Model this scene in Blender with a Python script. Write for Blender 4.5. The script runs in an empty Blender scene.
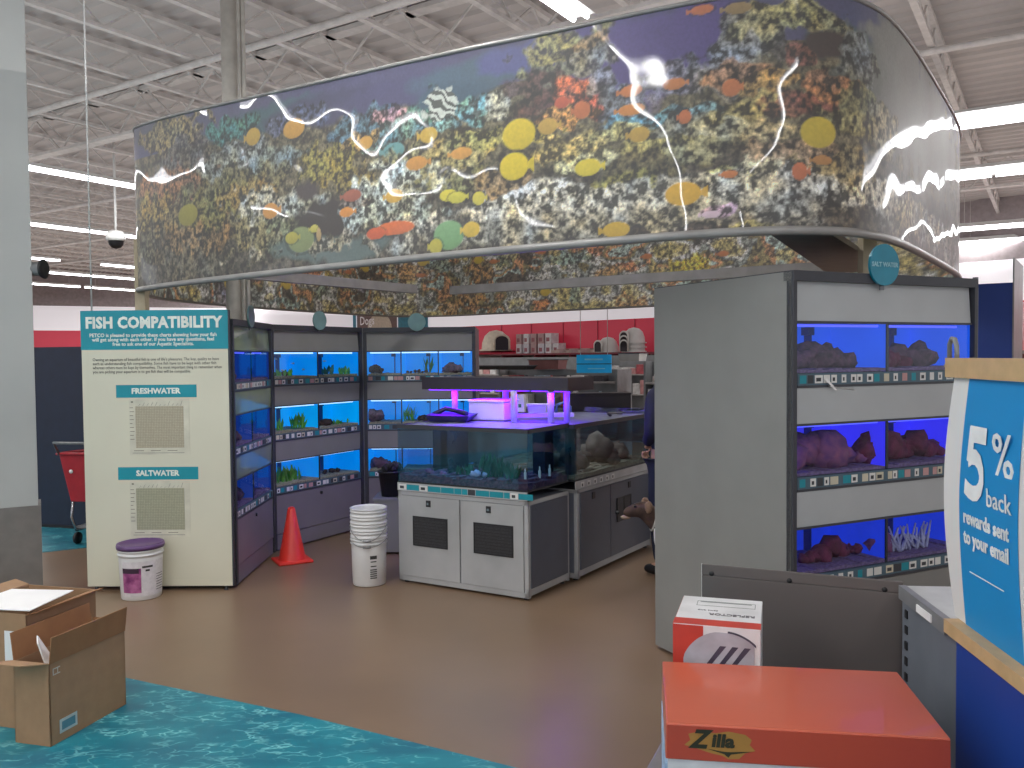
import bpy, bmesh, math, random
import numpy as np
from mathutils import Vector, Matrix
random.seed(7)
PI = math.pi
SC = bpy.context.scene
COL = SC.collection

# ------------------------------------------------------------------ camera
F_PX, D_PX, ROLL, EYE = 850.0, 28.0, 0.0094, 1.65
pitch = math.atan(D_PX / F_PX)
fw = Vector((0, math.cos(pitch), -math.sin(pitch)))
rt = Vector((1, 0, 0))
up = rt.cross(fw)
rt2 = rt * math.cos(ROLL) - up * math.sin(ROLL)
up2 = rt * math.sin(ROLL) + up * math.cos(ROLL)
cam_data = bpy.data.cameras.new('camera')
cam = bpy.data.objects.new('camera', cam_data)
COL.objects.link(cam)
m3 = Matrix((rt2, up2, -fw)).transposed()
cam.matrix_world = Matrix.Translation((0, 0, EYE)) @ m3.to_4x4()
cam_data.sensor_width = 36
cam_data.lens = F_PX / 1024 * 36
cam_data.clip_end = 200
SC.camera = cam
EYEV = Vector((0, 0, EYE))

def ray(x, y):
    return fw * F_PX + rt2 * (x - 512) - up2 * (y - 384)
def at(x, y, Y):
    """world point at distance Y along a sight line (used once, to survey the place from the photo)"""
    r = ray(x, y)
    return EYEV + r * (Y / r.y)
def on_z(x, y, z):
    r = ray(x, y)
    return EYEV + r * ((z - EYE) / r.z)
def on_plane(x, y, p, n):
    r = ray(x, y); p = Vector(p); n = Vector(n)
    return EYEV + r * ((p - EYEV).dot(n) / r.dot(n))

# ------------------------------------------------------------------ materials
def lin(c):
    o = []
    for v in c[:3]:
        v = v / 255.0
        o.append(v / 12.92 if v <= 0.04045 else ((v + 0.055) / 1.055) ** 2.4)
    return (*o, 1.0)
_M = {}
def mat(name, rgb, rough=.5, metal=0, emit=None, es=0, nz=None, bump=0, spec=.5, rgb2=None, coat=0):
    if name in _M: return _M[name]
    m = bpy.data.materials.new(name); m.use_nodes = True
    nt = m.node_tree; b = nt.nodes['Principled BSDF']
    b.inputs['Base Color'].default_value = lin(rgb)
    b.inputs['Roughness'].default_value = rough
    b.inputs['Metallic'].default_value = metal
    b.inputs['Specular IOR Level'].default_value = spec
    b.inputs['Coat Weight'].default_value = coat
    if emit is not None:
        b.inputs['Emission Color'].default_value = lin(emit); b.inputs['Emission Strength'].default_value = es
    if nz is None: nz = (9, .12)
    tc = nt.nodes.new('ShaderNodeTexCoord')
    n = nt.nodes.new('ShaderNodeTexNoise'); n.inputs['Scale'].default_value = nz[0]; n.inputs['Detail'].default_value = 4
    nt.links.new(tc.outputs['Object'], n.inputs['Vector'])
    mx = nt.nodes.new('ShaderNodeMix'); mx.data_type = 'RGBA'
    a = lin(rgb)
    if rgb2 is None:
        lo = tuple(v * (1 - nz[1]) for v in a[:3]) + (1,); hi = tuple(min(1, v * (1 + nz[1])) for v in a[:3]) + (1,)
    else:
        lo = a; hi = lin(rgb2)
    mr = nt.nodes.new('ShaderNodeMapRange'); mr.inputs[1].default_value = .32; mr.inputs[2].default_value = .68
    nt.links.new(n.outputs['Fac'], mr.inputs[0]); nt.links.new(mr.outputs[0], mx.inputs[0])
    mx.inputs[6].default_value = lo; mx.inputs[7].default_value = hi
    nt.links.new(mx.outputs[2], b.inputs['Base Color'])
    if bump:
        bp = nt.nodes.new('ShaderNodeBump'); bp.inputs['Strength'].default_value = bump; bp.inputs['Distance'].default_value = .01
        nt.links.new(n.outputs['Fac'], bp.inputs['Height']); nt.links.new(bp.outputs[0], b.inputs['Normal'])
    _M[name] = m
    return m
def glass_mat(name, tint, fac=.1, rough=.03):
    if name in _M: return _M[name]
    m = bpy.data.materials.new(name); m.use_nodes = True; nt = m.node_tree
    for n in list(nt.nodes): nt.nodes.remove(n)
    o = nt.nodes.new('ShaderNodeOutputMaterial'); mx = nt.nodes.new('ShaderNodeMixShader')
    t = nt.nodes.new('ShaderNodeBsdfTransparent'); g = nt.nodes.new('ShaderNodeBsdfGlossy'); lw = nt.nodes.new('ShaderNodeLayerWeight'); lw.inputs[0].default_value = .5
    fr = nt.nodes.new('ShaderNodeMath'); fr.operation = 'POWER'; fr.inputs[1].default_value = 4; nt.links.new(lw.outputs['Facing'], fr.inputs[0])
    t.inputs[0].default_value = lin(tint); g.inputs['Roughness'].default_value = rough; g.inputs[0].default_value = (.8, .85, .9, 1)
    ad = nt.nodes.new('ShaderNodeMath'); ad.operation = 'MULTIPLY_ADD'; ad.inputs[1].default_value = .55; ad.inputs[2].default_value = fac * .5
    ad.use_clamp = True
    nt.links.new(fr.outputs[0], ad.inputs[0]); nt.links.new(ad.outputs[0], mx.inputs[0])
    nt.links.new(t.outputs[0], mx.inputs[1]); nt.links.new(g.outputs[0], mx.inputs[2]); nt.links.new(mx.outputs[0], o.inputs[0])
    _M[name] = m
    return m

# ------------------------------------------------------------------ mesh building
class B:
    def __init__(s): s.bm = bmesh.new()
    def _v(s, p): return s.bm.verts.new(p)
    def face(s, pts, m=0, smooth=False):
        f = s.bm.faces.new([s._v(p) for p in pts]); f.material_index = m; f.smooth = smooth; return f
    def box(s, x0, x1, y0, y1, z0, z1, m=0):
        if x1 < x0: x0, x1 = x1, x0
        v = [s._v(p) for p in ((x0,y0,z0),(x1,y0,z0),(x1,y1,z0),(x0,y1,z0),(x0,y0,z1),(x1,y0,z1),(x1,y1,z1),(x0,y1,z1))]
        for q in ((0,3,2,1),(4,5,6,7),(0,1,5,4),(1,2,6,5),(2,3,7,6),(3,0,4,7)):
            f = s.bm.faces.new([v[i] for i in q]); f.material_index = m
        return s
    def hexa(s, lo, hi, m=0):
        v = [s._v(p) for p in list(lo) + list(hi)]
        for q in ((0,3,2,1),(4,5,6,7),(0,1,5,4),(1,2,6,5),(2,3,7,6),(3,0,4,7)):
            f = s.bm.faces.new([v[i] for i in q]); f.material_index = m
        return s
    def prism(s, poly, z0, z1, m=0):
        n = len(poly); a = [s._v((p[0], p[1], z0)) for p in poly]; b = [s._v((p[0], p[1], z1)) for p in poly]
        s.bm.faces.new(a[::-1]).material_index = m; s.bm.faces.new(b).material_index = m
        for i in range(n):
            s.bm.faces.new((a[i], a[(i+1)%n], b[(i+1)%n], b[i])).material_index = m
        return s
    def bar(s, p0, p1, w, h, m=0, upv=(0,0,1)):
        p0, p1 = Vector(p0), Vector(p1); d = (p1 - p0).normalized(); u = Vector(upv)
        if abs(d.dot(u)) > .95: u = Vector((1, 0, 0))
        sd = d.cross(u).normalized(); uu = sd.cross(d).normalized()
        c = [(-w/2,-h/2),(w/2,-h/2),(w/2,h/2),(-w/2,h/2)]
        s.hexa([p0 + sd*a + uu*b for a, b in c], [p1 + sd*a + uu*b for a, b in c], m); return s
    def tube(s, pts, r, n=10, m=0, closed=False, caps=True):
        pts = [Vector(p) for p in pts]; N = len(pts); rings = []
        rr = r if isinstance(r, (list, tuple)) else [r] * N
        pu = None
        for i, p in enumerate(pts):
            if closed: d = (pts[(i+1)%N] - pts[i-1]).normalized()
            else: d = (pts[min(i+1, N-1)] - pts[max(i-1, 0)]).normalized()
            if pu is None:
                u = Vector((0,0,1)) if abs(d.z) < .9 else Vector((1,0,0))
            else: u = pu
            sd = d.cross(u).normalized(); uu = sd.cross(d).normalized(); pu = uu
            rings.append([s._v(p + sd*rr[i]*math.cos(2*PI*k/n) + uu*rr[i]*math.sin(2*PI*k/n)) for k in range(n)])
        for i in range(N if closed else N-1):
            a, b = rings[i], rings[(i+1)%N]
            for k in range(n):
                f = s.bm.faces.new((a[k], a[(k+1)%n], b[(k+1)%n], b[k])); f.smooth = True; f.material_index = m
        if caps and not closed:
            s.bm.faces.new(rings[0][::-1]).material_index = m; s.bm.faces.new(rings[-1]).material_index = m
        return s
    def lathe(s, prof, c=(0,0,0), n=28, m=0, a0=0, a1=2*PI, axis='z', smooth=True):
        full = abs(a1 - a0 - 2*PI) < 1e-6; cnt = n if full else n + 1; rings = []
        for r, z in prof:
            ring = []
            for k in range(cnt):
                a = a0 + (a1 - a0) * k / n
                q = (r*math.cos(a), r*math.sin(a), z) if axis == 'z' else (z, r*math.cos(a), r*math.sin(a))
                ring.append(s._v((c[0]+q[0], c[1]+q[1], c[2]+q[2])))
            rings.append(ring)
        for i in range(len(rings)-1):
            a, b = rings[i], rings[i+1]
            for k in range(cnt if full else cnt-1):
                f = s.bm.faces.new((a[k], a[(k+1)%cnt], b[(k+1)%cnt], b[k])); f.smooth = smooth; f.material_index = m
        return s
    def blob(s, c, r, sc=(1,1,1), amp=.25, seed=0, sub=2, m=0, freq=3.0):
        from mathutils import noise
        res = bmesh.ops.create_icosphere(s.bm, subdivisions=sub, radius=1)
        for v in res['verts']:
            p = v.co.copy(); k = 1 + amp * noise.noise(p * freq * .5 + Vector((seed*3.1, seed*1.7, 0)))*2
            v.co = Vector((c[0] + p.x*r*sc[0]*k, c[1] + p.y*r*sc[1]*k, c[2] + p.z*r*sc[2]*k))
            for f in v.link_faces: f.smooth = True; f.material_index = m
        return s
    def out(s, name, mats, parent=None, bevel=0, recalc=True):
        if recalc: bmesh.ops.recalc_face_normals(s.bm, faces=s.bm.faces)
        me = bpy.data.meshes.new(name); s.bm.to_mesh(me); s.bm.free()
        if not isinstance(mats, (list, tuple)): mats = [mats]
        for m in mats: me.materials.append(m)
        o = bpy.data.objects.new(name, me); COL.objects.link(o)
        if parent is not None: o.parent = parent
        if bevel:
            md = o.modifiers.new('bevel', 'BEVEL'); md.width = bevel; md.segments = 2; md.limit_method = 'ANGLE'
        return o
def tag(o, label, cat, group=None, kind=None):
    if label: o['label'] = label
    if cat: o['category'] = cat
    if group: o['group'] = group
    if kind: o['kind'] = kind
    return o
def thing(name, label, cat, loc=(0,0,0), rz=0, group=None):
    o = bpy.data.objects.new(name, None); COL.objects.link(o)
    o.location = loc; o.rotation_euler = (0, 0, rz); o.empty_display_size = .1
    return tag(o, label, cat, group)
def struct(o): o['kind'] = 'structure'; return o
def mw(o): return Matrix.Translation(o.location) @ Matrix.Rotation(o.rotation_euler.z, 4, 'Z')
def dup(root, loc, rz=None, label=None, group=None):
    r = root.copy(); COL.objects.link(r); r.location = loc
    if rz is not None: r.rotation_euler = (0, 0, rz)
    if label: r['label'] = label
    if group: r['group'] = group
    for ch in list(root.children):
        c = ch.copy(); COL.objects.link(c); c.parent = r
        for g in list(ch.children):
            d = g.copy(); COL.objects.link(d); d.parent = c
    return r
def text(body, parent, org, size, m, xd=(1,0,0), upd=(0,0,1), align='CENTER', off=0.0, ext=.0006, sx=1.0, name='lettering', ls=1.0, shear=0, lsp=1.0, fit=None):
    cu = bpy.data.curves.new(name, 'FONT'); cu.body = body; cu.size = size; cu.align_x = align; cu.align_y = 'CENTER'
    cu.offset = off; cu.extrude = ext; cu.resolution_u = 2; cu.space_character = ls; cu.shear = shear; cu.space_line = lsp
    cu.materials.append(m)
    tmp = bpy.data.objects.new(name, cu); me = bpy.data.meshes.new_from_object(tmp); me.name = name; bpy.data.objects.remove(tmp)
    if fit: sx = fit / max(.001, max(v.co.x for v in me.vertices) - min(v.co.x for v in me.vertices))
    o = bpy.data.objects.new(name, me); COL.objects.link(o); o.parent = parent
    x = Vector(xd).normalized(); u = Vector(upd).normalized(); n = x.cross(u)
    mt = Matrix((x * sx, u, n)).transposed().to_4x4(); mt.translation = Vector(org)
    o.matrix_basis = mt
    return o

# ------------------------------------------------------------------ common materials
GREY_PANEL = mat('grey laminate', (132,132,130), .45, nz=(4,.05))
LIGHT_PANEL = mat('pale grey laminate', (158,162,164), .4, nz=(4,.05))
MID_PANEL = mat('mauve grey laminate', (118,114,122), .4, nz=(4,.06))
FRAME = mat('charcoal frame', (52,54,62), .45)
FRAME_L = mat('grey metal post', (112,114,120), .4, .3)
BLACK = mat('black plastic', (22,22,26), .5)
WHITE = mat('white plastic', (225,226,224), .4, nz=(6,.04))
CREAM = mat('cream board', (212,210,190), .35, nz=(2,.03))
TEAL = mat('teal print', (0,140,158), .45, nz=(5,.05))
PAPER = mat('white paper', (236,236,236), .7, nz=(8,.03))
INK = mat('dark ink', (52,52,52), .6)
CHROME = mat('chrome', (190,190,195), .22, .9)
CARD = mat('brown cardboard', (158,124,92), .8, nz=(14,.07))
CARD_D = mat('cardboard inside', (150,106,70), .85, nz=(14,.08))
RED = mat('red plastic', (190,38,48), .4)
NAVY = mat('navy panel', (22,30,52), .5)
BLUE = mat('blue panel', (18,56,140), .5, nz=(3,.06))
WOOD = mat('pale wood', (196,164,118), .5, nz=(18,.1))
STEEL = mat('grey painted steel', (128,130,132), .4, .2)
CEIL = mat('painted roof deck', (178,172,170), .7, nz=(1.2,.06))
JOIST = mat('painted joist', (196,191,188), .6)
TUBE = mat('lit fluorescent tube', (255,255,255), .3, emit=(250,250,255), es=9)
GLASS = glass_mat('tank glass', (238,246,250), .06)
# ------------------------------------------------------------------ floor, walls, ceiling
def floor_mat():
    m = mat('brown polished floor', (124,101,80), .3, nz=(1.1,.10)); b = m.node_tree.nodes['Principled BSDF']
    b.inputs['Roughness'].default_value = .34
    return m
def teal_mat():
    m = bpy.data.materials.new('teal water print vinyl'); m.use_nodes = True; nt = m.node_tree; b = nt.nodes['Principled BSDF']
    tc = nt.nodes.new('ShaderNodeTexCoord'); mp = nt.nodes.new('ShaderNodeMapping'); mp.inputs['Rotation'].default_value = (0,0,.5); mp.inputs['Scale'].default_value = (1,2.0,1)
    nt.links.new(tc.outputs['Object'], mp.inputs[0])
    nz = nt.nodes.new('ShaderNodeTexNoise'); nz.inputs['Scale'].default_value = 6; nz.inputs['Detail'].default_value = 3
    nt.links.new(mp.outputs[0], nz.inputs['Vector'])
    ad = nt.nodes.new('ShaderNodeMixRGB'); ad.blend_type = 'ADD'; ad.inputs[0].default_value = .35
    nt.links.new(mp.outputs[0], ad.inputs[1]); nt.links.new(nz.outputs['Color'], ad.inputs[2])
    vo = nt.nodes.new('ShaderNodeTexVoronoi'); vo.feature = 'DISTANCE_TO_EDGE'; vo.inputs['Scale'].default_value = 7
    nt.links.new(ad.outputs[0], vo.inputs['Vector'])
    r = nt.nodes.new('ShaderNodeValToRGB'); r.color_ramp.elements[0].position = .0; r.color_ramp.elements[0].color = (1,1,1,1)
    r.color_ramp.elements[1].position = .07; r.color_ramp.elements[1].color = (0,0,0,1)
    nt.links.new(vo.outputs['Distance'], r.inputs[0])
    n2 = nt.nodes.new('ShaderNodeTexNoise'); n2.inputs['Scale'].default_value = 5; nt.links.new(mp.outputs[0], n2.inputs['Vector'])
    r2 = nt.nodes.new('ShaderNodeValToRGB'); r2.color_ramp.elements[0].position = .42; r2.color_ramp.elements[1].position = .66
    nt.links.new(n2.outputs['Fac'], r2.inputs[0])
    mu = nt.nodes.new('ShaderNodeMath'); mu.operation = 'MULTIPLY'; nt.links.new(r.outputs[0], mu.inputs[0]); nt.links.new(r2.outputs[0], mu.inputs[1])
    n3 = nt.nodes.new('ShaderNodeTexNoise'); n3.inputs['Scale'].default_value = 2.5; n3.inputs['Detail'].default_value = 6; nt.links.new(mp.outputs[0], n3.inputs['Vector'])
    c = nt.nodes.new('ShaderNodeMix'); c.data_type = 'RGBA'; c.inputs[6].default_value = lin((4,92,116)); c.inputs[7].default_value = lin((24,134,150))
    mr = nt.nodes.new('ShaderNodeMapRange'); mr.inputs[1].default_value = .3; mr.inputs[2].default_value = .7; nt.links.new(n3.outputs['Fac'], mr.inputs[0]); nt.links.new(mr.outputs[0], c.inputs[0])
    c2 = nt.nodes.new('ShaderNodeMix'); c2.data_type = 'RGBA'; nt.links.new(mu.outputs[0], c2.inputs[0]); nt.links.new(c.outputs[2], c2.inputs[6]); c2.inputs[7].default_value = lin((120,196,200))
    nt.links.new(c2.outputs[2], b.inputs['Base Color']); b.inputs['Roughness'].default_value = .45
    return m
TEALF = teal_mat()
b = B(); b.face([(-40,-8,0),(30,-8,0),(30,45,0),(-40,45,0)]); struct(b.out('floor', floor_mat()))
b = B(); b.prism([(-8,6.96+.35),(-2.054,4.371),(-.995,3.879),(.0,3.353),(.55,3.05),(.4,-4),(-8,-4)], -.02, .003); struct(b.out('floor', TEALF))
b = B(); b.prism([(-7.2,5.45),(-3.76,7.42),(-2.9,7.95),(-5.0,12.2),(-12,8.6)], -.02, .003); struct(b.out('floor', TEALF))

def wall_run(name, p0, p1):
    p0, p1 = Vector(p0), Vector(p1); b = B()
    L = (p1 - p0).length
    for z0, z1, m in ((0,1.72,0),(1.72,2.86,1),(2.86,3.86,2),(3.86,5.4,3)):
        b.face([(p0.x,p0.y,z0),(p1.x,p1.y,z0),(p1.x,p1.y,z1),(p0.x,p0.y,z1)], m)
    return struct(b.out(name, [mat('dim lower wall',(120,112,112),.7), mat('red wall panels',(200,54,76),.5,nz=(.6,.04),emit=(210,50,76),es=.14), mat('white wall band',(222,218,222),.6,emit=(226,222,228),es=.45,nz=(.5,.02)), mat('grey upper wall',(150,140,142),.8)]))  # red panels and white band given a glow to brighten the far wall
WB0, WB1 = Vector((-12.5,45.2,0)), Vector((16.5,15.9,0))
WBD = (WB1 - WB0).normalized(); WBN = Vector((WBD.y, -WBD.x, 0))
WBP = Vector((4.55,28.0,0)); WB0 = WBP - WBD*17; WB1 = WBP + WBD*21
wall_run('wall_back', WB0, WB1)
WLD = Vector((.7,1,0)).normalized()
WLP = Vector((-19.1,34,0)); 
# meet the back wall
def cross2(p, d, q, e):
    k = d.x*e.y - d.y*e.x; t = ((q.x-p.x)*e.y - (q.y-p.y)*e.x)/k; return p + d*t
COR = WB0
WLP0 = WLP - Vector((0.32,.0,0))*0
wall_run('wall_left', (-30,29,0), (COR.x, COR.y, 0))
b = B()
for k in range(24):
    p = WB0 + WBD*(k*1.6+.4) + WBN*.02
    b.bar((p.x,p.y,1.72),(p.x,p.y,2.86),.03,.02)
struct(b.out('trim_1', mat('dark red seam',(140,32,50),.5)))

# roof deck with corrugation, carried by bar joists and girders
A_ = math.radians(57.5); uA = Vector((math.cos(A_), math.sin(A_), 0)); nA = Vector((-math.sin(A_), math.cos(A_), 0))
uB = Vector((-nA.x, -nA.y, 0)); 
b = B(); zc = 5.36; rib = .15; s = -22.0
while s < 40:
    for (a, c, z0, z1) in ((0,.05,zc,zc),(.05,.07,zc,zc+.035),(.07,.13,zc+.035,zc+.035),(.13,.15,zc+.035,zc)):
        q = [ -uB*0 + uA*(s+a*2) , uA*(s+c*2)]
        p0 = q[0] - nA*26; p1 = q[1] - nA*26; p2 = q[1] + nA*44; p3 = q[0] + nA*44
        b.face([(p0.x,p0.y,z0),(p1.x,p1.y,z1),(p2.x,p2.y,z1),(p3.x,p3.y,z0)])
    s += .30
ceil = struct(b.out('ceiling', CEIL, recalc=False))
def joist(off, t0, t1, z0, z1, u, n, w, fine=True):
    b = B(); p = n*off
    P = lambda t, z: (p.x+u.x*t, p.y+u.y*t, z)
    b.bar(P(t0,z1), P(t1,z1), w, .05); b.bar(P(t0,z0), P(t1,z0), w, .04)
    if fine:
        t = t0; st = (z1-z0)*1.25; k = 0
        while t < t1:
            b.bar(P(t,z0 if k%2 else z1), P(min(t+st,t1),z1 if k%2 else z0), .022, .022); t += st; k += 1
    o = b.out('joist' if w < .1 else 'girder', JOIST, ceil)
    return o
for i in range(-10, 29):
    off = 1.16*i + .0
    near = -3 <= off <= 14
    joist(off, -8, 30 if off > -3 else 24, 5.0, 5.3, uA, nA, .07, True)
for off in (-7.15, -18.5, -29.5):
    joist(off, -20, 32, 4.75, 5.3, Vector((uB.x,uB.y,0)) , Vector((-uA.x,-uA.y,0)), .16, True)
b = B()
for off in (-6.2, -10.4, -13.6, -16.2):
    p = -uA*off
    q0 = p - nA*10; q1 = p + nA*30
    b.tube([(q0.x,q0.y,4.93),(q1.x,q1.y,4.93)], .04, 8)
b.out('pipe', JOIST, ceil)

# ------------------------------------------------------------------ ceiling lights
LGT = 'suspended fluorescent strip lights'
def strip(label, L=4.8):
    t = thing('strip_light', label, 'ceiling light', (0,0,-20), 0, LGT)
    b = B(); b.hexa([(0,-.05,.05),(L,-.05,.05),(L,.05,.05),(0,.05,.05)], [(0,-.035,.1),(L,-.035,.1),(L,.035,.1),(0,.035,.1)]); b.out('housing', WHITE, t)
    b = B(); b.hexa([(0,-.12,.035),(L,-.12,.035),(L,.12,.035),(0,.12,.035)], [(0,-.05,.05),(L,-.05,.05),(L,.05,.05),(0,.05,.05)]); b.out('reflector', WHITE, t)
    b = B()
    for y in (-.06,.06): b.tube([(.02,y,.015),(L/2-.03,y,.015)], .02, 8); b.tube([(L/2+.03,y,.015),(L-.02,y,.015)], .02, 8)
    b.out('lamp_tube', TUBE, t)
    for x in (.4, L-.4):
        b = B(); b.tube([(x,0,.1),(x,0,.95)], .006, 5); b.out('hanger', JOIST, t)
    l = bpy.data.lights.new('fixture_glow', 'AREA'); l.shape = 'RECTANGLE'; l.size = L*.95; l.size_y = .12; l.energy = 78; l.color = (1,.985,.96)
    lo = bpy.data.objects.new('fixture_glow', l); COL.objects.link(lo); lo.parent = t; lo.location = (L/2,0,-.01)
    return t
S0 = strip('long twin tube fluorescent light hanging under the white roof joists')
used = [False]
def put(p, rz):
    if not used[0]: S0.location = p; S0.rotation_euler = (0,0,rz); used[0] = True; return S0
    return dup(S0, p, rz)
ZL = 4.3
rowsA = [(12.0, [-1.2,3.8,8.8]), (-2.0,[-8,-3]), (7.6,[-6.5,-1.5]), (16.9,[6,11]), (22.5,[8,14,19]), (25.8,[8,13,18]), (30.0,[8,13,18,23])]
for off, ts in rowsA:
    for t in ts:
        p = nA*off + uA*t
        put((p.x, p.y, ZL), A_)
pe = Vector((.58,6.83,0)); q = pe - uA*4.8; 
for k in range(3):
    q = pe - uA*(4.8 + 5*k); put((q.x, q.y, ZL), A_)
BANG = A_ - PI/2
for off, s0s in ((-11.35,[4.6,9.6]),(-14.6,[7.2,12.2]),(-21.1,[11.2,16.2]),(-23.9,[14.0,19.0])):
    for s_ in s0s:
        # points along B direction, measured from where the row is seen
        base = {-11.35:(4.0,10.85), -14.6:(5.2,14.1), -21.1:(9.58,18.89), -23.9:(10.95,21.2)}[off]
        d = Vector((math.cos(BANG), math.sin(BANG), 0))
        q = Vector((base[0], base[1], 0)) + d*(s_ - s0s[0])
        o = put((q.x, q.y, ZL), BANG); o.scale = (1, 3.2 if off > -15 else 1.8, 1.5)  # stretched sideways: the bloom of these rows is put into their width

# ------------------------------------------------------------------ structural columns
ca = math.radians(29); cu_ = Vector((math.cos(ca), math.sin(ca), 0)); cv_ = Vector((-math.sin(ca), math.cos(ca), 0)); cn = Vector((-3.312, 5.906, 0))
def colpoly(g): return [tuple(cn + cu_*a + cv_*c)[:2] for a, c in ((g,-g),(g,.28+g),(-.27-g,.28+g),(-.27-g,-g))]
b = B(); b.prism(colpoly(-.004), 0, 5.35); struct(b.out('trim_2', mat('pale grey column',(170,172,170),.5,nz=(2,.05))))
b = B(); b.prism(colpoly(.012), 0, .64); struct(b.out('trim_3', mat('grey brown column guard',(112,108,104),.45)))
b = B(); b.tube([(-2.58,7.95,0),(-2.58,7.95,5.35)], .075, 16); b.tube([(-2.47,7.88,0),(-2.47,7.88,5.35)], .02, 8); b.tube([(-2.43,7.88,0),(-2.43,7.88,5.35)], .02, 8)
struct(b.out('trim_4', mat('cream round column',(196,192,184),.5)))
b = B(); p = at(86,300,6.12); b.tube([(p.x,6.2,2.0),(p.x,6.2,5.3)], .006, 6); tag(b.out('hanging_wire', WHITE), 'thin white wire dropping from the roof to the fish compatibility board', 'wire')
# security camera dome
c = at(116,241,14)
t = thing('security_camera', 'dark dome security camera hanging on a thin pole left of the reef canopy', 'security camera', (c.x,c.y,c.z))
b = B(); b.tube([(0,0,.1),(0,0,5.3-c.z)], .02, 8); b.out('pole', WHITE, t)
b = B(); b.lathe([(.0,.16),(.1,.16),(.15,.1),(.15,0),(.0,0)]); b.out('housing', WHITE, t)
b = B(); b.lathe([(.12,0),(.11,-.06),(.07,-.11),(0,-.13)]); b.out('dome', BLACK, t)
c = at(42,269,5.95)
t = thing('speaker_horn', 'round grey fixture with dark rim fixed to the side of the pale column', 'speaker', (c.x,c.y,c.z))
b = B(); b.lathe([(0,-.1),(.045,-.1),(.05,-.02),(.062,.0)], axis='x'); b.out('body', STEEL, t)
b = B(); b.lathe([(.062,0),(.07,.015),(.06,.02),(0,.012)], axis='x'); b.out('rim', BLACK, t)
# ------------------------------------------------------------------ reef canopy: a closed printed band over the fish room
CP = [(-3.03,6.95),(-2.72,6.5),(-1.91,5.80),(-.63,4.83),(.30,4.24),(.78,3.965),(1.10,3.84),(1.38,3.84),(1.64,3.96),(1.98,4.33),(2.7,5.36),(3.25,6.2),(3.5,6.75),(3.5,7.35),(3.1,8.1),(1.6,9.45),(-.25,10.86),(-.95,11.35),(-1.5,11.3),(-1.95,10.75),(-2.67,9.25),(-3.1,7.95)]
def loop_pts(n=40):
    pts = []; N = len(CP)
    for i in range(N):
        p0,p1,p2,p3 = [np.array(CP[(i+k)%N]) for k in (-1,0,1,2)]
        for j in range(n):
            t = j/n
            pts.append(.5*((2*p1)+(-p0+p2)*t+(2*p0-5*p1+4*p2-p3)*t*t+(-p0+3*p1-3*p2+p3)*t**3))
    return np.array(pts)
LP = loop_pts(); LQ = np.vstack([LP, LP[:1]]); LS = np.concatenate([[0], np.cumsum(np.linalg.norm(np.diff(LQ,axis=0),axis=1))]); PER = LS[-1]
ZB = 2.2
def ztop(x): return 3.25 + .22*np.clip((.8-x)/3.8, 0, 1)**1.8
def at_s(s):
    s = np.mod(s, PER); return np.stack([np.interp(s, LS, LQ[:,0]), np.interp(s, LS, LQ[:,1])], -1)
RNG = np.random.RandomState(5)
TABS = [RNG.rand(256,256) for _ in range(6)]
def vn(x, y, k=0):
    T = TABS[k%6]; xi = np.floor(x).astype(int); yi = np.floor(y).astype(int); fx = x-xi; fy = y-yi
    fx = fx*fx*(3-2*fx); fy = fy*fy*(3-2*fy); g = lambda a,b: T[a&255, b&255]
    return (g(xi,yi)*(1-fx)+g(xi+1,yi)*fx)*(1-fy) + (g(xi,yi+1)*(1-fx)+g(xi+1,yi+1)*fx)*fy
def fbm(x, y, o=3, k=0):
    r = 0; a = .5; t = 0
    for i in range(o): r = r + a*vn(x*2**i, y*2**i, k+i); t += a; a *= .55
    return r/t
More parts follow.
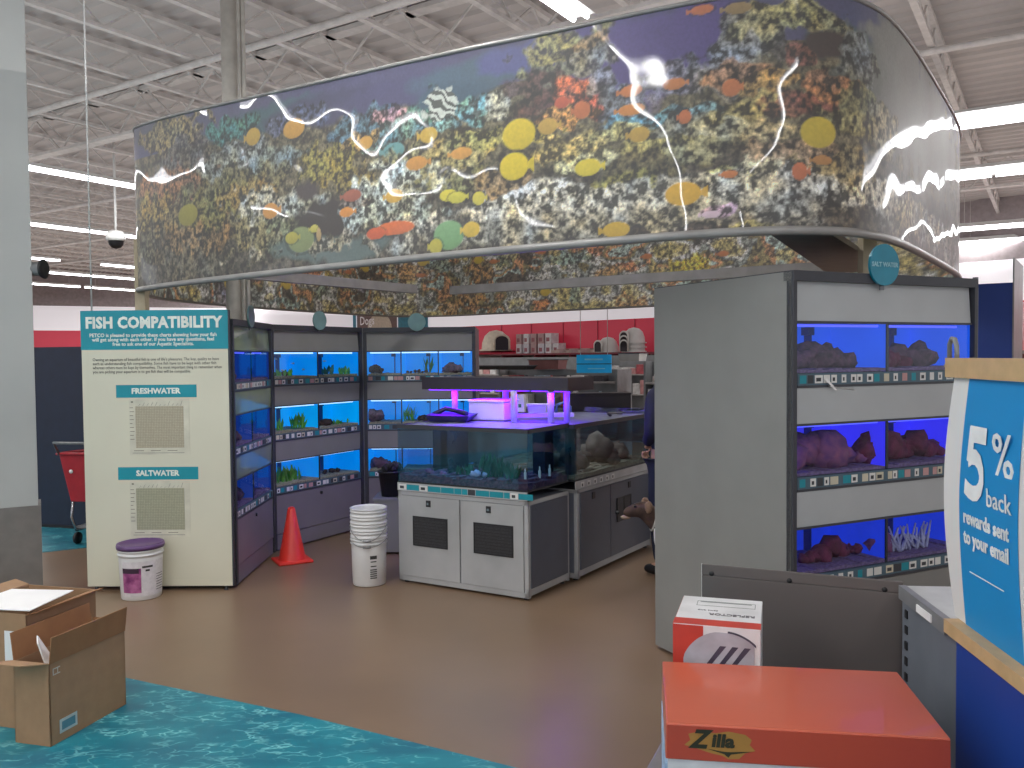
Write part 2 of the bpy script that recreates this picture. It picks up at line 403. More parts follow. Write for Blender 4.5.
# mural artwork: metres along the band, height share, half width, half height, red, green, blue, kind of texture
BLOBS = [
    (0.56,0.95,0.436,0.107,78,78,98,0),
    (1.31,0.917,0.82,0.099,84,82,112,0),
    (2,0.867,0.646,0.092,60,90,100,0),
    (2.69,0.867,0.632,0.097,62,62,92,0),
    (3.27,0.867,0.453,0.091,70,68,105,0),
    (3.74,0.883,0.388,0.096,66,90,110,0),
    (4.06,0.917,0.299,0.072,78,82,140,0),
    (4.71,0.817,0.351,0.214,82,68,130,0),
    (4.99,0.883,0.182,0.208,80,66,125,0),
    (4.45,0.983,0.157,0.059,82,72,130,0),
    (5.84,0.933,0.265,0.094,75,80,118,0),
    (5.69,0.8,0.211,0.101,68,92,98,0),
    (5.95,0.65,0.327,0.238,112,120,110,0),
    (6.38,0.8,0.461,0.31,128,132,124,0),
    (7.08,0.7,1.273,0.35,132,134,128,0),  # plain grey patches here paint in glare on the band's right side
    (9.28,0.633,0.521,0.484,125,125,118,0),
    (0.9,0.917,0.48,0.118,138,122,80,1),
    (1.08,0.767,0.402,0.13,95,88,80,1),
    (1.66,0.867,0.362,0.095,60,108,98,1),
    (2.39,0.833,0.301,0.075,72,78,100,1),
    (1.77,0.683,0.518,0.108,130,135,130,1),
    (2.21,0.617,0.295,0.09,110,122,120,1),
    (1.66,0.533,0.607,0.109,105,98,66,1),
    (0.77,0.6,0.561,0.149,140,98,70,1),
    (0.52,0.467,0.359,0.123,142,122,70,1),
    (0.85,0.367,0.483,0.104,130,110,70,1),
    (0.4,0.233,0.299,0.233,100,95,75,1),
    (1.25,0.25,0.461,0.156,132,104,68,1),
    (1.05,0.117,0.586,0.145,92,86,70,1),
    (1.47,0.433,0.501,0.139,120,112,60,1),
    (1.88,0.45,0.396,0.093,135,110,60,1),
    (2.73,0.567,0.274,0.157,134,120,52,1),
    (2.86,0.45,0.204,0.107,120,104,48,1),
    (2.09,0.35,0.422,0.156,160,158,145,1),
    (2.43,0.35,0.216,0.112,158,165,160,1),
    (2.21,0.183,0.297,0.128,104,112,88,1),
    (1.88,0.233,0.267,0.166,120,112,80,1),
    (2.6,0.25,0.299,0.135,52,44,42,0),
    (2.77,0.083,0.35,0.084,88,104,102,0),
    (2.39,0.117,0.322,0.075,90,108,104,0),
    (2.47,0.433,0.13,0.062,70,60,60,0),
    (3.02,0.75,0.248,0.082,64,88,104,1),
    (2.86,0.717,0.245,0.059,66,96,116,1),
    (3.2,0.733,0.157,0.051,170,135,150,1),
    (3.13,0.633,0.162,0.069,96,128,124,1),
    (2.94,0.65,0.159,0.047,176,140,80,1),
    (3.2,0.567,0.086,0.046,104,158,158,2),
    (3.46,0.733,0.19,0.111,74,120,102,1),
    (3.59,0.8,0.261,0.065,58,84,104,0),
    (3.59,0.75,0.183,0.093,190,196,186,3),
    (3.77,0.717,0.1,0.096,108,158,160,1),
    (3.53,0.65,0.17,0.044,120,160,160,1),
    (3.33,0.683,0.083,0.067,110,150,150,1),
    (3.88,0.717,0.096,0.074,168,170,160,1),
    (4.25,0.917,0.237,0.111,138,132,82,1),
    (4.45,0.917,0.089,0.049,150,118,80,1),
    (4.45,0.833,0.132,0.069,128,126,118,1),
    (4.25,0.8,0.133,0.05,96,98,84,1),
    (4.18,0.7,0.173,0.122,74,46,44,1),
    (4.04,0.767,0.113,0.062,80,60,55,1),
    (4.36,0.7,0.156,0.08,196,104,72,1),
    (4.43,0.633,0.091,0.069,178,92,76,1),
    (4.5,0.733,0.106,0.059,130,126,130,1),
    (4.27,0.6,0.17,0.06,206,150,84,1),
    (4.61,0.617,0.133,0.096,112,116,124,1),
    (4.9,0.683,0.234,0.084,122,118,128,1),
    (5.08,0.7,0.134,0.11,108,108,112,1),
    (4.7,0.533,0.227,0.043,96,150,168,1),
    (4.94,0.533,0.12,0.037,110,146,158,1),
    (4.61,0.483,0.255,0.043,176,168,112,1),
    (4.94,0.467,0.186,0.056,128,128,116,1),
    (4.78,0.4,0.293,0.047,150,140,84,1),
    (3.74,0.517,0.261,0.096,158,138,78,1),
    (3.46,0.467,0.351,0.111,142,132,88,1),
    (3.85,0.55,0.179,0.074,160,152,84,1),
    (3.68,0.35,0.266,0.075,116,112,70,1),
    (3.93,0.317,0.187,0.073,140,116,84,1),
    (3.17,0.367,0.34,0.138,196,202,190,1),
    (3.02,0.3,0.214,0.117,166,176,172,1),
    (3.23,0.2,0.295,0.068,168,176,160,1),
    (2.86,0.35,0.123,0.059,120,108,100,1),
    (4.16,0.55,0.118,0.051,198,180,80,1),
    (4.27,0.45,0.233,0.08,196,176,112,1),
    (4.36,0.367,0.195,0.05,206,198,150,1),
    (4.11,0.25,0.267,0.072,226,226,220,1),
    (4.43,0.2,0.269,0.059,232,230,224,1),
    (3.93,0.167,0.213,0.073,150,146,132,1),
    (4.27,0.117,0.253,0.09,156,152,140,1),
    (3.74,0.083,0.203,0.064,122,118,104,1),
    (4.11,0.05,0.291,0.051,118,112,98,1),
    (4.7,0.15,0.255,0.114,54,46,40,0),
    (4.9,0.067,0.286,0.056,44,38,38,0),
    (4.76,0.317,0.302,0.066,92,82,52,1),
    (4.62,0.267,0.155,0.058,140,130,64,1),
    (4.99,0.367,0.182,0.065,136,130,96,1),
    (5.14,0.317,0.114,0.073,66,56,44,1),
    (4.99,0.217,0.118,0.046,74,64,44,1),
    (5.13,0.233,0.132,0.064,214,206,140,1),
    (5.28,0.283,0.113,0.072,206,196,160,1),
    (5.19,0.15,0.177,0.063,236,232,210,1),
    (5.43,0.333,0.189,0.063,158,132,104,1),
    (5.08,0.45,0.152,0.064,162,158,132,1),
    (5.19,0.517,0.177,0.063,158,146,98,1),
    (5.17,0.817,0.104,0.154,126,124,112,1),
    (5.39,0.9,0.2,0.081,150,142,88,1),
    (5.26,0.85,0.129,0.072,142,134,96,1),
    (5.58,0.867,0.133,0.063,146,138,96,1),
    (5.32,0.783,0.068,0.072,72,66,62,1),
    (5.58,0.783,0.133,0.063,62,48,44,0),
    (5.43,0.733,0.076,0.054,120,74,64,1),
    (5.13,0.767,0.112,0.064,134,132,130,1),
    (5.13,0.667,0.149,0.064,150,110,80,1),
    (5.29,0.617,0.149,0.063,168,136,84,1),
    (5.39,0.533,0.182,0.045,128,82,62,1),
    (5.58,0.617,0.129,0.073,156,108,74,1),
    (5.52,0.517,0.121,0.054,118,70,58,1),
    (5.76,0.75,0.142,0.12,110,114,112,1),
    (5.77,0.583,0.177,0.093,108,104,70,1),
    (5.69,0.467,0.213,0.073,142,132,86,1),
    (6.01,0.483,0.212,0.125,150,140,110,1),
    (5.29,0.433,0.134,0.054,176,160,120,1),
    (5.43,0.233,0.138,0.063,164,132,92,1),
    (5.29,0.117,2.909,0.099,154,148,132,1),
    (5.5,0.2,2.617,0.072,192,186,170,1),
    (10.72,0.733,0.168,0.192,160,154,140,1),
    (5.66,0.283,0.232,0.073,146,130,90,1),
    (10.37,0.9,2.251,0.148,136,124,80,1),
    (5.77,0.083,0.304,0.083,72,60,44,1),
    (10.17,0.567,1.996,0.2,96,88,64,1),
    (5.13,0.05,0.149,0.064,122,112,96,1),
    (5.05,0.1,0.099,0.032,206,170,190,1),
    (5.19,0.017,0.115,0.041,176,168,110,1),
    (4.99,0.017,0.28,0.028,60,50,46,1),
    (4.04,0.55,0.101,0.083,236,206,48,2),
    (4.01,0.4,0.089,0.073,238,210,44,2),
    (4.43,0.35,0.073,0.044,238,214,60,2),
    (4.91,0.183,0.089,0.056,232,178,50,2),
    (4.58,0.05,0.073,0.039,214,172,50,2),
    (5.52,0.417,0.091,0.072,220,192,62,2),
    (2.34,0.783,0.108,0.063,206,152,60,2),
    (1.92,0.783,0.08,0.059,200,162,66,2),
    (1.11,0.4,0.137,0.079,160,150,60,2),
    (3.46,0.617,0.064,0.044,218,178,66,2),
    (2.09,0.35,0.083,0.052,222,154,72,2),
    (4.21,0.567,0.058,0.041,212,170,76,2),
    (4.66,0.667,0.058,0.029,222,130,66,2),
    (4.66,0.583,0.07,0.029,226,144,66,2),
    (4.87,0.667,0.055,0.028,206,126,68,2),
    (4.92,0.517,0.032,0.033,208,116,66,2),
    (5,0.967,0.055,0.023,206,118,76,2),
    (5.16,0.95,0.061,0.027,160,132,88,2),
    (5.13,0.617,0.043,0.041,206,122,74,2),
    (4.7,0.467,0.054,0.038,204,164,70,2),
    (3.2,0.167,0.157,0.04,228,112,52,2),
    (3.05,0.15,0.076,0.035,214,92,48,2),
    (2.86,0.367,0.082,0.036,170,92,70,2),
    (2.81,0.283,0.063,0.03,232,150,62,2),
    (3.2,0.333,0.07,0.04,230,180,70,2),
    (2.98,0.633,0.059,0.041,214,160,68,2),
    (3.68,0.5,0.074,0.032,226,162,76,2),
    (3.37,0.483,0.081,0.039,218,152,70,2),
    (3.59,0.1,0.107,0.082,124,172,116,2),
    (3.74,0.117,0.058,0.043,228,190,66,2),
    (3.5,0.05,0.047,0.044,196,182,72,2),
    (2.39,0.167,0.13,0.082,138,150,100,2),
    (2.3,0.183,0.065,0.038,184,172,74,2),
    (2.52,0.217,0.043,0.025,206,196,90,2),
    (2.56,0.183,0.022,0.043,190,160,110,2),
    (3.59,0.3,0.061,0.033,232,216,70,2),
    (3.65,0.283,0.06,0.032,220,210,80,2),
    (3.79,0.267,0.042,0.037,222,206,74,2),
    (5.04,0.083,0.044,0.018,230,200,214,2),
    (5.12,0.25,0.039,0.018,220,130,70,2),
    (5.54,0.3,0.05,0.023,200,140,74,2),
    (5.43,0.25,0.038,0.041,214,116,70,2),
    (4.4,0.617,0.048,0.045,216,120,70,2),
    (4.29,0.667,0.043,0.03,212,96,66,2),
]
def parse(): return [(v[0], v[1], v[2], v[3], v[4:7], v[7]) for v in BLOBS]
def paint(S, T, P, blobs, base_fn):
    global ROUGHM
    Z = ZB + (ztop(P[...,0])-ZB)*T
    c = base_fn(S, T, Z); ROUGHM = np.where(T > .8, .25, 1.0)
    hi = fbm(S/.025, Z/.025, 3, 0); mid = fbm(S/.13, Z/.13, 3, 2); wx = (fbm(S/.09, Z/.09, 2, 1)-.5); wz = (fbm(S/.09+40, Z/.09, 2, 3)-.5)
    hue = fbm(S/.1+9, Z/.1, 2, 4)
    for s0,t0,rs,rz,col,k in blobs:
        i0 = int(np.argmin(abs(LQ[:,0]*0 + LS - s0))); z0 = ZB + (ztop(LQ[i0,0])-ZB)*t0
        sel = (np.abs(S-s0) < rs*2.2+.1) & (np.abs(Z-z0) < rz*2.2+.1)
        if not sel.any(): continue
        s = S[sel]; z = Z[sel]; cc = np.array(lin(col)[:3]); dx = (s-s0)/max(rs,.01); dz = (z-z0)/max(rz,.01)
        cur = c[sel]
        if k == 2:
            r = dx*dx+dz*dz; m = np.clip((1.0-r)*6, 0, 1)
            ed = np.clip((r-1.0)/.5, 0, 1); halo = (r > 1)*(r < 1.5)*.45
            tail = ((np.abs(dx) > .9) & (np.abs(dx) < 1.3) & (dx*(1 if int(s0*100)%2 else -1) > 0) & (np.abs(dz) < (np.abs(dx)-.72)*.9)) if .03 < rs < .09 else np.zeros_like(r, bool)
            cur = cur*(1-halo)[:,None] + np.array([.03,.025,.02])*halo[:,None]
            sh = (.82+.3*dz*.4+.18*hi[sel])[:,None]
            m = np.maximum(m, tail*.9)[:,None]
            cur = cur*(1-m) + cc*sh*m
        elif k == 0:
            r = (dx+wx[sel]*.8)**2+(dz+wz[sel]*.8)**2; m = (np.clip((1.35-r)/.8, 0, 1))[:,None]
            cur = cur*(1-m) + cc*(.86+.28*mid[sel])[:,None]*m
        else:
            r = (dx+wx[sel]*1.5)**2+(dz+wz[sel]*1.5)**2 + (hi[sel]-.5)*1.1; m = np.clip((1.1-r)*2.6, 0, 1)[:,None]
            if k == 3:
                st = (np.sin((z*.8+s*.35+.05*vn(s/.05, z/.05, 5))*2*PI/.040) > -.1).astype(float); f = (.16+1.1*st)[:,None]
                cur = cur*(1-m) + cc*f*m
            else:
                f = np.clip((hi[sel]-.35)*5.6, .10, 2.15)[:,None]
                tint = 1+(hue[sel]-.5)[:,None]*np.array([.5,.1,-.7])
                cur = cur*(1-m*.9) + cc*f*tint*m*.9
        c[sel] = cur; mm = m[:,0]; ROUGHM[sel] = ROUGHM[sel]*(1-mm) + (.12 if k == 2 else (.2 if k in (0,3) else 1.0))*mm
    return np.clip(c, 0, 1)
def base_front(S, T, Z):
    top = np.array(lin((78,76,112))[:3]); midc = np.array(lin((120,110,84))[:3]); bot = np.array(lin((92,84,72))[:3])
    t = T[...,None]; n = fbm(S/.034, Z/.034, 3, 1)[...,None]
    c = np.where(t > .8, top, np.where(t > .35, midc, bot))*(np.clip((n-.28)*2.6, .15, 1.4)*(t < .8) + .95*(t >= .8))
    return c
def base_in(S, T, Z):
    pal = np.array([lin(x)[:3] for x in ((190,176,110),(206,196,150),(226,224,212),(150,156,146),(140,126,80),(206,150,100),(176,196,186),(90,80,64))])
    n1 = fbm(S/.28, Z/.2, 2, 3); n2 = fbm(S/.025, Z/.025, 3, 0)
    idx = np.clip(((n1-.2)/.6*8).astype(int), 0, 7)
    c = pal[idx]*np.clip((n2-.32)*4.6, .12, 1.9)[...,None]
    t = T[...,None]
    return np.where(t > .8, np.array(lin((70,80,120))[:3]), c)
def band(name, svals, nt, inset, blobs, base_fn, m, parent, flip=False):
    P = at_s(svals)
    if inset:
        Pn = at_s(svals+.02); Pp = at_s(svals-.02); d = Pn-Pp; d /= np.linalg.norm(d, axis=1)[:,None]
        P = P + np.stack([-d[:,1], d[:,0]], 1)*inset
    T = np.linspace(0, 1, nt); SS, TT = np.meshgrid(svals, T, indexing='ij'); PP = np.repeat(P[:,None,:], nt, 1)
    Zt = ztop(PP[...,0]); Zz = ZB + (Zt-ZB)*TT
    C = paint(np.mod(SS, PER), TT, PP, blobs, base_fn)
    ns = len(svals); V = np.concatenate([PP, Zz[...,None]], -1).reshape(-1, 3)
    idx = np.arange(ns*nt).reshape(ns, nt)
    q = np.stack([idx[:-1,:-1], idx[1:,:-1], idx[1:,1:], idx[:-1,1:]], -1).reshape(-1, 4)
    if flip: q = q[:, ::-1]
    me = bpy.data.meshes.new(name); me.from_pydata([], [], [])
    me.vertices.add(len(V)); me.vertices.foreach_set('co', V.ravel().astype(np.float32))
    me.loops.add(q.size); me.loops.foreach_set('vertex_index', q.ravel().astype(np.int32))
    me.polygons.add(len(q)); me.polygons.foreach_set('loop_start', (np.arange(len(q))*4).astype(np.int32))
    me.update(calc_edges=True); me.validate()
    me.polygons.foreach_set('use_smooth', [True]*len(q))
    at_ = me.color_attributes.new('mural', 'FLOAT_COLOR', 'POINT')
    at_.data.foreach_set('color', np.concatenate([C.reshape(-1,3), ROUGHM.reshape(-1,1)], 1).ravel().astype(np.float32))
    me.materials.append(m); o = bpy.data.objects.new(name, me); COL.objects.link(o); o.parent = parent
    return o
def mural_mat(name, rough, coat, lift, wob):
    m = bpy.data.materials.new(name); m.use_nodes = True; nt = m.node_tree; bs = nt.nodes['Principled BSDF']
    a = nt.nodes.new('ShaderNodeVertexColor'); a.layer_name = 'mural'
    tc = nt.nodes.new('ShaderNodeTexCoord')
    vo = nt.nodes.new('ShaderNodeTexNoise'); vo.inputs['Scale'].default_value = 62; vo.inputs['Detail'].default_value = 5; nt.links.new(tc.outputs['Object'], vo.inputs['Vector'])
    mr = nt.nodes.new('ShaderNodeMapRange'); mr.inputs[1].default_value = .3; mr.inputs[2].default_value = .7; mr.inputs[3].default_value = .5; mr.inputs[4].default_value = 1.6
    nt.links.new(vo.outputs['Fac'], mr.inputs[0])
    mx = nt.nodes.new('ShaderNodeMixRGB'); mx.blend_type = 'MULTIPLY'; mx.inputs[0].default_value = 1
    nt.links.new(a.outputs['Alpha'], mx.inputs[0]); nt.links.new(a.outputs[0], mx.inputs[1]); nt.links.new(mr.outputs[0], mx.inputs[2])
    ad = nt.nodes.new('ShaderNodeMixRGB'); ad.blend_type = 'MIX'; ad.inputs[0].default_value = lift; ad.inputs[2].default_value = (.42,.41,.40,1)  # grey mixed in: haze and extra brightness put into the print colour
    nt.links.new(mx.outputs[0], ad.inputs[1]); nt.links.new(ad.outputs[0], bs.inputs['Base Color'])
    bs.inputs['Roughness'].default_value = .5; bs.inputs['Coat Weight'].default_value = coat; bs.inputs['Coat Roughness'].default_value = rough
    nz = nt.nodes.new('ShaderNodeTexNoise'); nz.inputs['Scale'].default_value = 1.7; nz.inputs['Detail'].default_value = 1; nt.links.new(tc.outputs['Object'], nz.inputs['Vector'])
    bp = nt.nodes.new('ShaderNodeBump'); bp.inputs['Strength'].default_value = 1; bp.inputs['Distance'].default_value = wob
    nt.links.new(nz.outputs['Fac'], bp.inputs['Height']); nt.links.new(bp.outputs[0], bs.inputs['Coat Normal'])
    return m
t = thing('reef_canopy', 'large rounded band printed with a coral reef and yellow fish, hung above the aquarium racks', 'canopy')
RIM = mat('grey canopy rim', (150,148,146), .4, .1)
fs = np.concatenate([np.arange(0, 6.9, .0066), np.arange(6.9, 11, .03), np.arange(11, PER-.25, .05), np.arange(PER-.25, PER, .01), [PER]])
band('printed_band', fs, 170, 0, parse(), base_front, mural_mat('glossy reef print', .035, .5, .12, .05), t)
rb = []
rn = np.random.RandomState(11)
for s_ in np.arange(11, 21.8, .16):
    col = [(236,206,60),(150,170,150),(196,150,90),(210,208,196),(120,130,96),(70,60,50),(150,150,170),(190,176,110),(214,130,70)][rn.randint(9)]
    rb.append((s_, rn.rand()*.9, .08+.22*rn.rand(), .05+.12*rn.rand(), col, 1))
for s_ in np.arange(11.2, 21.8, .9): rb.append((s_+rn.rand()*.4, .15+rn.rand()*.6, .075, .055, (236,202,44), 2))
for s_ in np.arange(11.6, 21.8, 1.1): rb.append((s_+rn.rand()*.4, .1+rn.rand()*.6, .07, .03, (226,130,60), 2))
fi = np.concatenate([np.arange(0, 10.5, .06), np.arange(10.5, 21.6, .014), [PER]])
band('printed_lining', fi, 90, .03, rb, base_in, mural_mat('reef print lining', .1, .2, .24, .02), t, True)
ring = LP[::4]
b = B(); b.tube([(p[0], p[1], ZB) for p in ring], .021, 8, closed=True); b.out('rim', RIM, t)
b = B(); b.tube([(p[0], p[1], float(ztop(p[0]))+.005) for p in ring], .012, 8, closed=True); b.out('rim', RIM, t)
BR = mat('grey tension beam', (128,124,122), .5)
b = B(); b.bar((-2.05,5.93,2.26),(-.87,7.7,2.26),.06,.075); b.out('inner_beam', BR, t)
b = B(); b.bar((-.55,7.87,2.26),(2.35,5.98,2.26),.06,.075); b.out('inner_beam', BR, t)
b = B(); b.hexa([(1.15,3.88,2.21),(1.42,3.88,2.21),(2.62,5.9,2.21),(2.2,5.95,2.21)], [(1.15,3.88,2.24),(1.42,3.88,2.24),(2.62,5.9,2.24),(2.2,5.95,2.24)]); b.out('cross_plate', mat('grey gusset',(120,116,112),.5), t)
b = B(); b.box(1.80,1.87,4.36,4.43,2.03,2.75); b.out('post', mat('tan post',(176,164,138),.5), t)
b = B(); b.box(-2.98,-2.90,6.75,6.83,1.99,2.6) ; b.out('post', mat('tan post',(176,164,138),.5), t)
# ------------------------------------------------------------------ aquarium racks
def emis_mat(name, rgb, es, rgb2=None):  # tank walls glow by emission, added in place of lamp light
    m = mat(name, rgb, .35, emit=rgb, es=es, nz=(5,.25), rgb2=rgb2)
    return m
TAGS = [WHITE, TEAL, mat('tag cream',(206,200,178),.5), mat('tag ink',(50,52,58),.5), mat('tag pink',(196,150,150),.5)]
GRAVEL = mat('pale gravel', (168,156,130), .9, nz=(60,.35), bump=.4)
DGRAVEL = mat('purple gravel', (120,96,140), .9, nz=(60,.35), bump=.4)
DIV = mat('tank divider', (14,26,40), .3)
LED = mat('tank lamp', (255,255,255), .3, emit=(170,215,255), es=1.6)
LEDP = mat('actinic lamp', (120,120,255), .3, emit=(80,90,255), es=1.2)
def rack(nm, lab, P, deg, W, D, zo, nt, skins, rows_led, side, strip_seed, backs=None, valance=None, skin_div=None):
    """P = front left foot; local x runs along the front, y goes into the rack"""
    t = thing(nm, lab, 'aquarium rack', (P[0], P[1], 0), math.radians(deg))
    top = 1.935 + zo; rows = [(1.475+zo, 1.705+zo), (1.005+zo, 1.24+zo), (.55+zo, .77+zo)]; st = .055
    b = B()
    pw = .022 if zo else .032
    for x in (0, W-pw): b.box(x, x+pw, -.012, .03, .02, top-.045)
    b.box(0, W, -.014, .05, top-.045, top); b.box(0, W, -.004, D, top-.004, top)
    for z0, z1 in rows: b.box(.032, W-.032, -.006, .04, z0-st-.012, z0-st); b.box(.032, W-.032, -.004, .03, z1-.004, z1+.006)
    b.out('frame', FRAME, t)
    b = B(); b.box(0, .012, .0, D, .02, top-.004); b.out('side_panel', side, t)
    b = B(); b.box(W-.012, W, .0, D, .02, top-.004); b.out('side_panel', side, t)
    b = B(); b.box(.012, W-.012, D-.012, D, .02, top-.004); b.out('back_panel', GREY_PANEL, t)
    v = valance or GREY_PANEL
    b = B(); b.hexa([(.032,.004,rows[0][1]),(W-.032,.004,rows[0][1]),(W-.032,.02,rows[0][1]),(.032,.02,rows[0][1])], [(.032,.016,top-.045),(W-.032,.016,top-.045),(W-.032,.03,top-.045),(.032,.03,top-.045)]); b.out('header_panel', v, t)
    for r in (1, 2):
        z0 = rows[r][1]+.006; z1 = rows[r-1][0]-st-.012
        b = B(); b.hexa([(.032,.004,z0),(W-.032,.004,z0),(W-.032,.016,z0),(.032,.016,z0)], [(.032,-.002,z1),(W-.032,-.002,z1),(W-.032,.012,z1),(.032,.012,z1)]); b.out('valance', v, t)
    zb = rows[2][0]-st-.012
    b = B(); b.box(.034, W-.034, -.002, .012, .15, zb-.004)
    bd = b.out('base_door', MID_PANEL if side is not GREY_PANEL else GREY_PANEL, t)
    b = B(); b.lathe([(0,-.004),(.014,-.004),(.014,.006),(0,.006)], (0,0,0), 14); 
    lk = b.out('lock', BLACK, bd); lk.matrix_basis = Matrix.Translation((W*.5,-.006,zb-.05)) @ Matrix.Rotation(PI/2, 4, 'X')
    b = B(); b.box(.034, W-.034, .004, .02, .015, .143); b.out('kick_panel', MID_PANEL if side is not GREY_PANEL else GREY_PANEL, t)
    rn = random.Random(strip_seed)
    for r, (z0, z1) in enumerate(rows):
        b = B(); m = skins[r]; dd = .36
        xs = [.034] + [W*k/nt for k in range(1, nt)] + [W-.034]
        b.box(xs[0], xs[-1], dd, dd+.01, z0, z1, 0); b.box(xs[0], xs[-1], .012, dd, z0-.006, z0, 1); b.box(xs[0], xs[-1], .03, dd, z1, z1+.004, 1)
        b.box(xs[0]-.006, xs[0], .012, dd, z0, z1, 0); b.box(xs[-1], xs[-1]+.006, .012, dd, z0, z1, 0)
        tk = b.out('tank_row', [m, DIV], t)
        b = B()
        for x in xs[1:-1]: b.box(x-.006, x+.006, .010, .018, z0, z1, 0); b.box(x-.003, x+.003, .018, dd, z0, z1, 1)
        b.out('divider', [DIV, m], tk)
        b = B()
        for i in range(nt):
            xa = xs[i] + (xs[i+1]-xs[i])*.68; b.box(xa-.003, xa+.003, dd-.05, dd-.002, z0, z1-.01); b.box(xa-.03, xa+.01, dd-.06, dd-.01, z1-.05, z1-.01)
        b.out('overflow_box', mat('smoked partition', (10,60,110), .3), tk)
        b = B()
        for i in range(nt):
            xa, xb = xs[i]+.007, xs[i+1]-.007; n = 14
            for k in range(n):
                u0 = xa + (xb-xa)*k/n; u1 = xa + (xb-xa)*(k+1)/n; h = .012 + .010*rn.random()
                b.box(u0, u1, .016, dd-.002, z0+.001, z0+h)
        b.out('gravel', GRAVEL if rows_led[r] is not LEDP else DGRAVEL, tk)
        b = B(); b.face([(xs[0],.009,z0+.002),(xs[-1],.009,z0+.002),(xs[-1],.009,z1-.003),(xs[0],.009,z1-.003)]); b.out('glass', GLASS, tk)
        b = B(); b.tube([(xs[0]+.02,.07,z1-.012),(xs[-1]-.02,.07,z1-.012)], .007, 6); b.out('lamp', rows_led[r], tk)
        # price strip with its tickets
        b = B(); b.box(.033, W-.033, -.004, .012, z0-st, z0-.001, 0)
        x = .045
        while x < W-.08:
            w = rn.choice((.03,.035,.05,.04)); k = rn.choice((1,2,3,1,5,1,4,1)); 
            if k: b.face([(x,-.0048,z0-st+.008),(x+w,-.0048,z0-st+.008),(x+w,-.0048,z0-.010),(x,-.0048,z0-.010)], k)
            if k in (1,3) and rn.random() < .6: b.face([(x+.008,-.0054,z0-st+.016),(x+w-.012,-.0054,z0-st+.016),(x+w-.012,-.0054,z0-.022),(x+.008,-.0054,z0-.022)], 4)
            x += w + rn.choice((.004,.008,.03))
        b.out('price_strip', [mat('strip base',(70,96,112),.4)] + TAGS, t, recalc=False)
    return t, rows, W
AZ = emis_mat('azure glowing tank wall', (0,124,214), .8)
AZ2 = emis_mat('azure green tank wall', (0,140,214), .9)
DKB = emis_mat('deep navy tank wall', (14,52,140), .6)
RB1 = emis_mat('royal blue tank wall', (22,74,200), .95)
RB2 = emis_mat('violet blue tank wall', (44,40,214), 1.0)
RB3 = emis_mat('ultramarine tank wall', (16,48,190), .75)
GLOSSY_V = mat('glossy panel painted reflection', (120,140,136), .12, nz=(2,.4), rgb2=(150,164,128), coat=.5)  # greenish second tone paints a reflection into the panel colour
r1 = rack('aquarium_rack', 'aquarium rack seen edge on beside the fish compatibility board, with dark blue tanks', (-2.0,6.07), 90.8, 1.045, 1.03, 0, 2, [DKB,DKB,DKB], [LEDP,LEDP,LEDP], MID_PANEL, 3, valance=GLOSSY_V)
r2 = rack('aquarium_rack', 'aquarium rack behind the orange traffic cone, with bright blue tanks', (-2.03,7.15), 60.0, 1.17, .9, 0, 2, [AZ,AZ2,AZ], [LED,LED,LED], MID_PANEL, 5)
r3 = rack('aquarium_rack', 'aquarium rack at the back, behind the island tank, three bright tanks wide', (-1.43,8.2), 0, 1.08, .9, 0, 3, [AZ,AZ,AZ], [LED,LED,LED], MID_PANEL, 8)
r4 = rack('aquarium_rack', 'tall grey saltwater aquarium rack at the right, with deep blue and violet tanks', (1.250,3.80), 26, 1.245, 1.04, .085, 2, [RB1,RB2,RB3], [LEDP,LEDP,LEDP], GREY_PANEL, 9, valance=mat('bright grey laminate',(182,187,190),.4,nz=(4,.04)))
# price hook hanging paper slip on the right rack
t4 = r4[0]
b = B(); b.face([(.2,-.02,1.50),(.33,-.05,1.485),(.35,-.04,1.475),(.24,-.012,1.49)]); b.face([(.19,-.012,1.53),(.21,-.012,1.53),(.25,-.03,1.48),(.235,-.03,1.48)]); b.out('paper_slip', PAPER, t4, recalc=False)
b = B(); b.box(1.247,1.265,.0,.02,.02,2.03); b.out('edge_post', FRAME_L, t4)
for tt, W in ((r2[0],1.17),(r3[0],1.08)):
    b = B(); b.box(-.028,.0,-.02,.02,.02,1.93); b.out('edge_post', FRAME_L, tt)

# living decoration inside the tanks
ROCKM = mat('dark live rock', (74,60,70), .9, nz=(24,.35), rgb2=(120,84,104), bump=.6)
ROCKP = mat('purple live rock', (110,62,120), .9, nz=(20,.35), rgb2=(150,84,120), bump=.6)
ROCKR = mat('maroon live rock', (110,40,70), .9, nz=(20,.35), bump=.6)
CORALW = mat('white branching coral', (186,184,220), .8, nz=(20,.1))
LEAF = mat('green aquarium leaf', (60,150,50), .5, nz=(14,.3), rgb2=(120,190,60))
LEAFD = mat('dark aquarium leaf', (20,90,60), .5, nz=(14,.3))
WOODD = mat('dark driftwood', (64,44,36), .8, nz=(10,.3))
def rocks(M, x, y, z, L, h, m, label, seed, name='live_rock', cat='rock'):
    rn = random.Random(seed); b = B(); n = max(3, int(L/.035))
    for i in range(n):
        u = (i+.5)/n; r = h*(.34+.22*rn.random())*(1 - abs(u-.5)*.5)
        b.blob((x+(u-.5)*L, y+rn.uniform(-.03,.03), z+r*.55+(h*.35*rn.random())*(1-abs(u-.5)*1.6)), r, (1.1,1,1), .3, seed+i, 2)
    o = b.out(name, m); o.matrix_world = M @ Matrix.Translation((0,0,0)); return tag(o, label, cat)
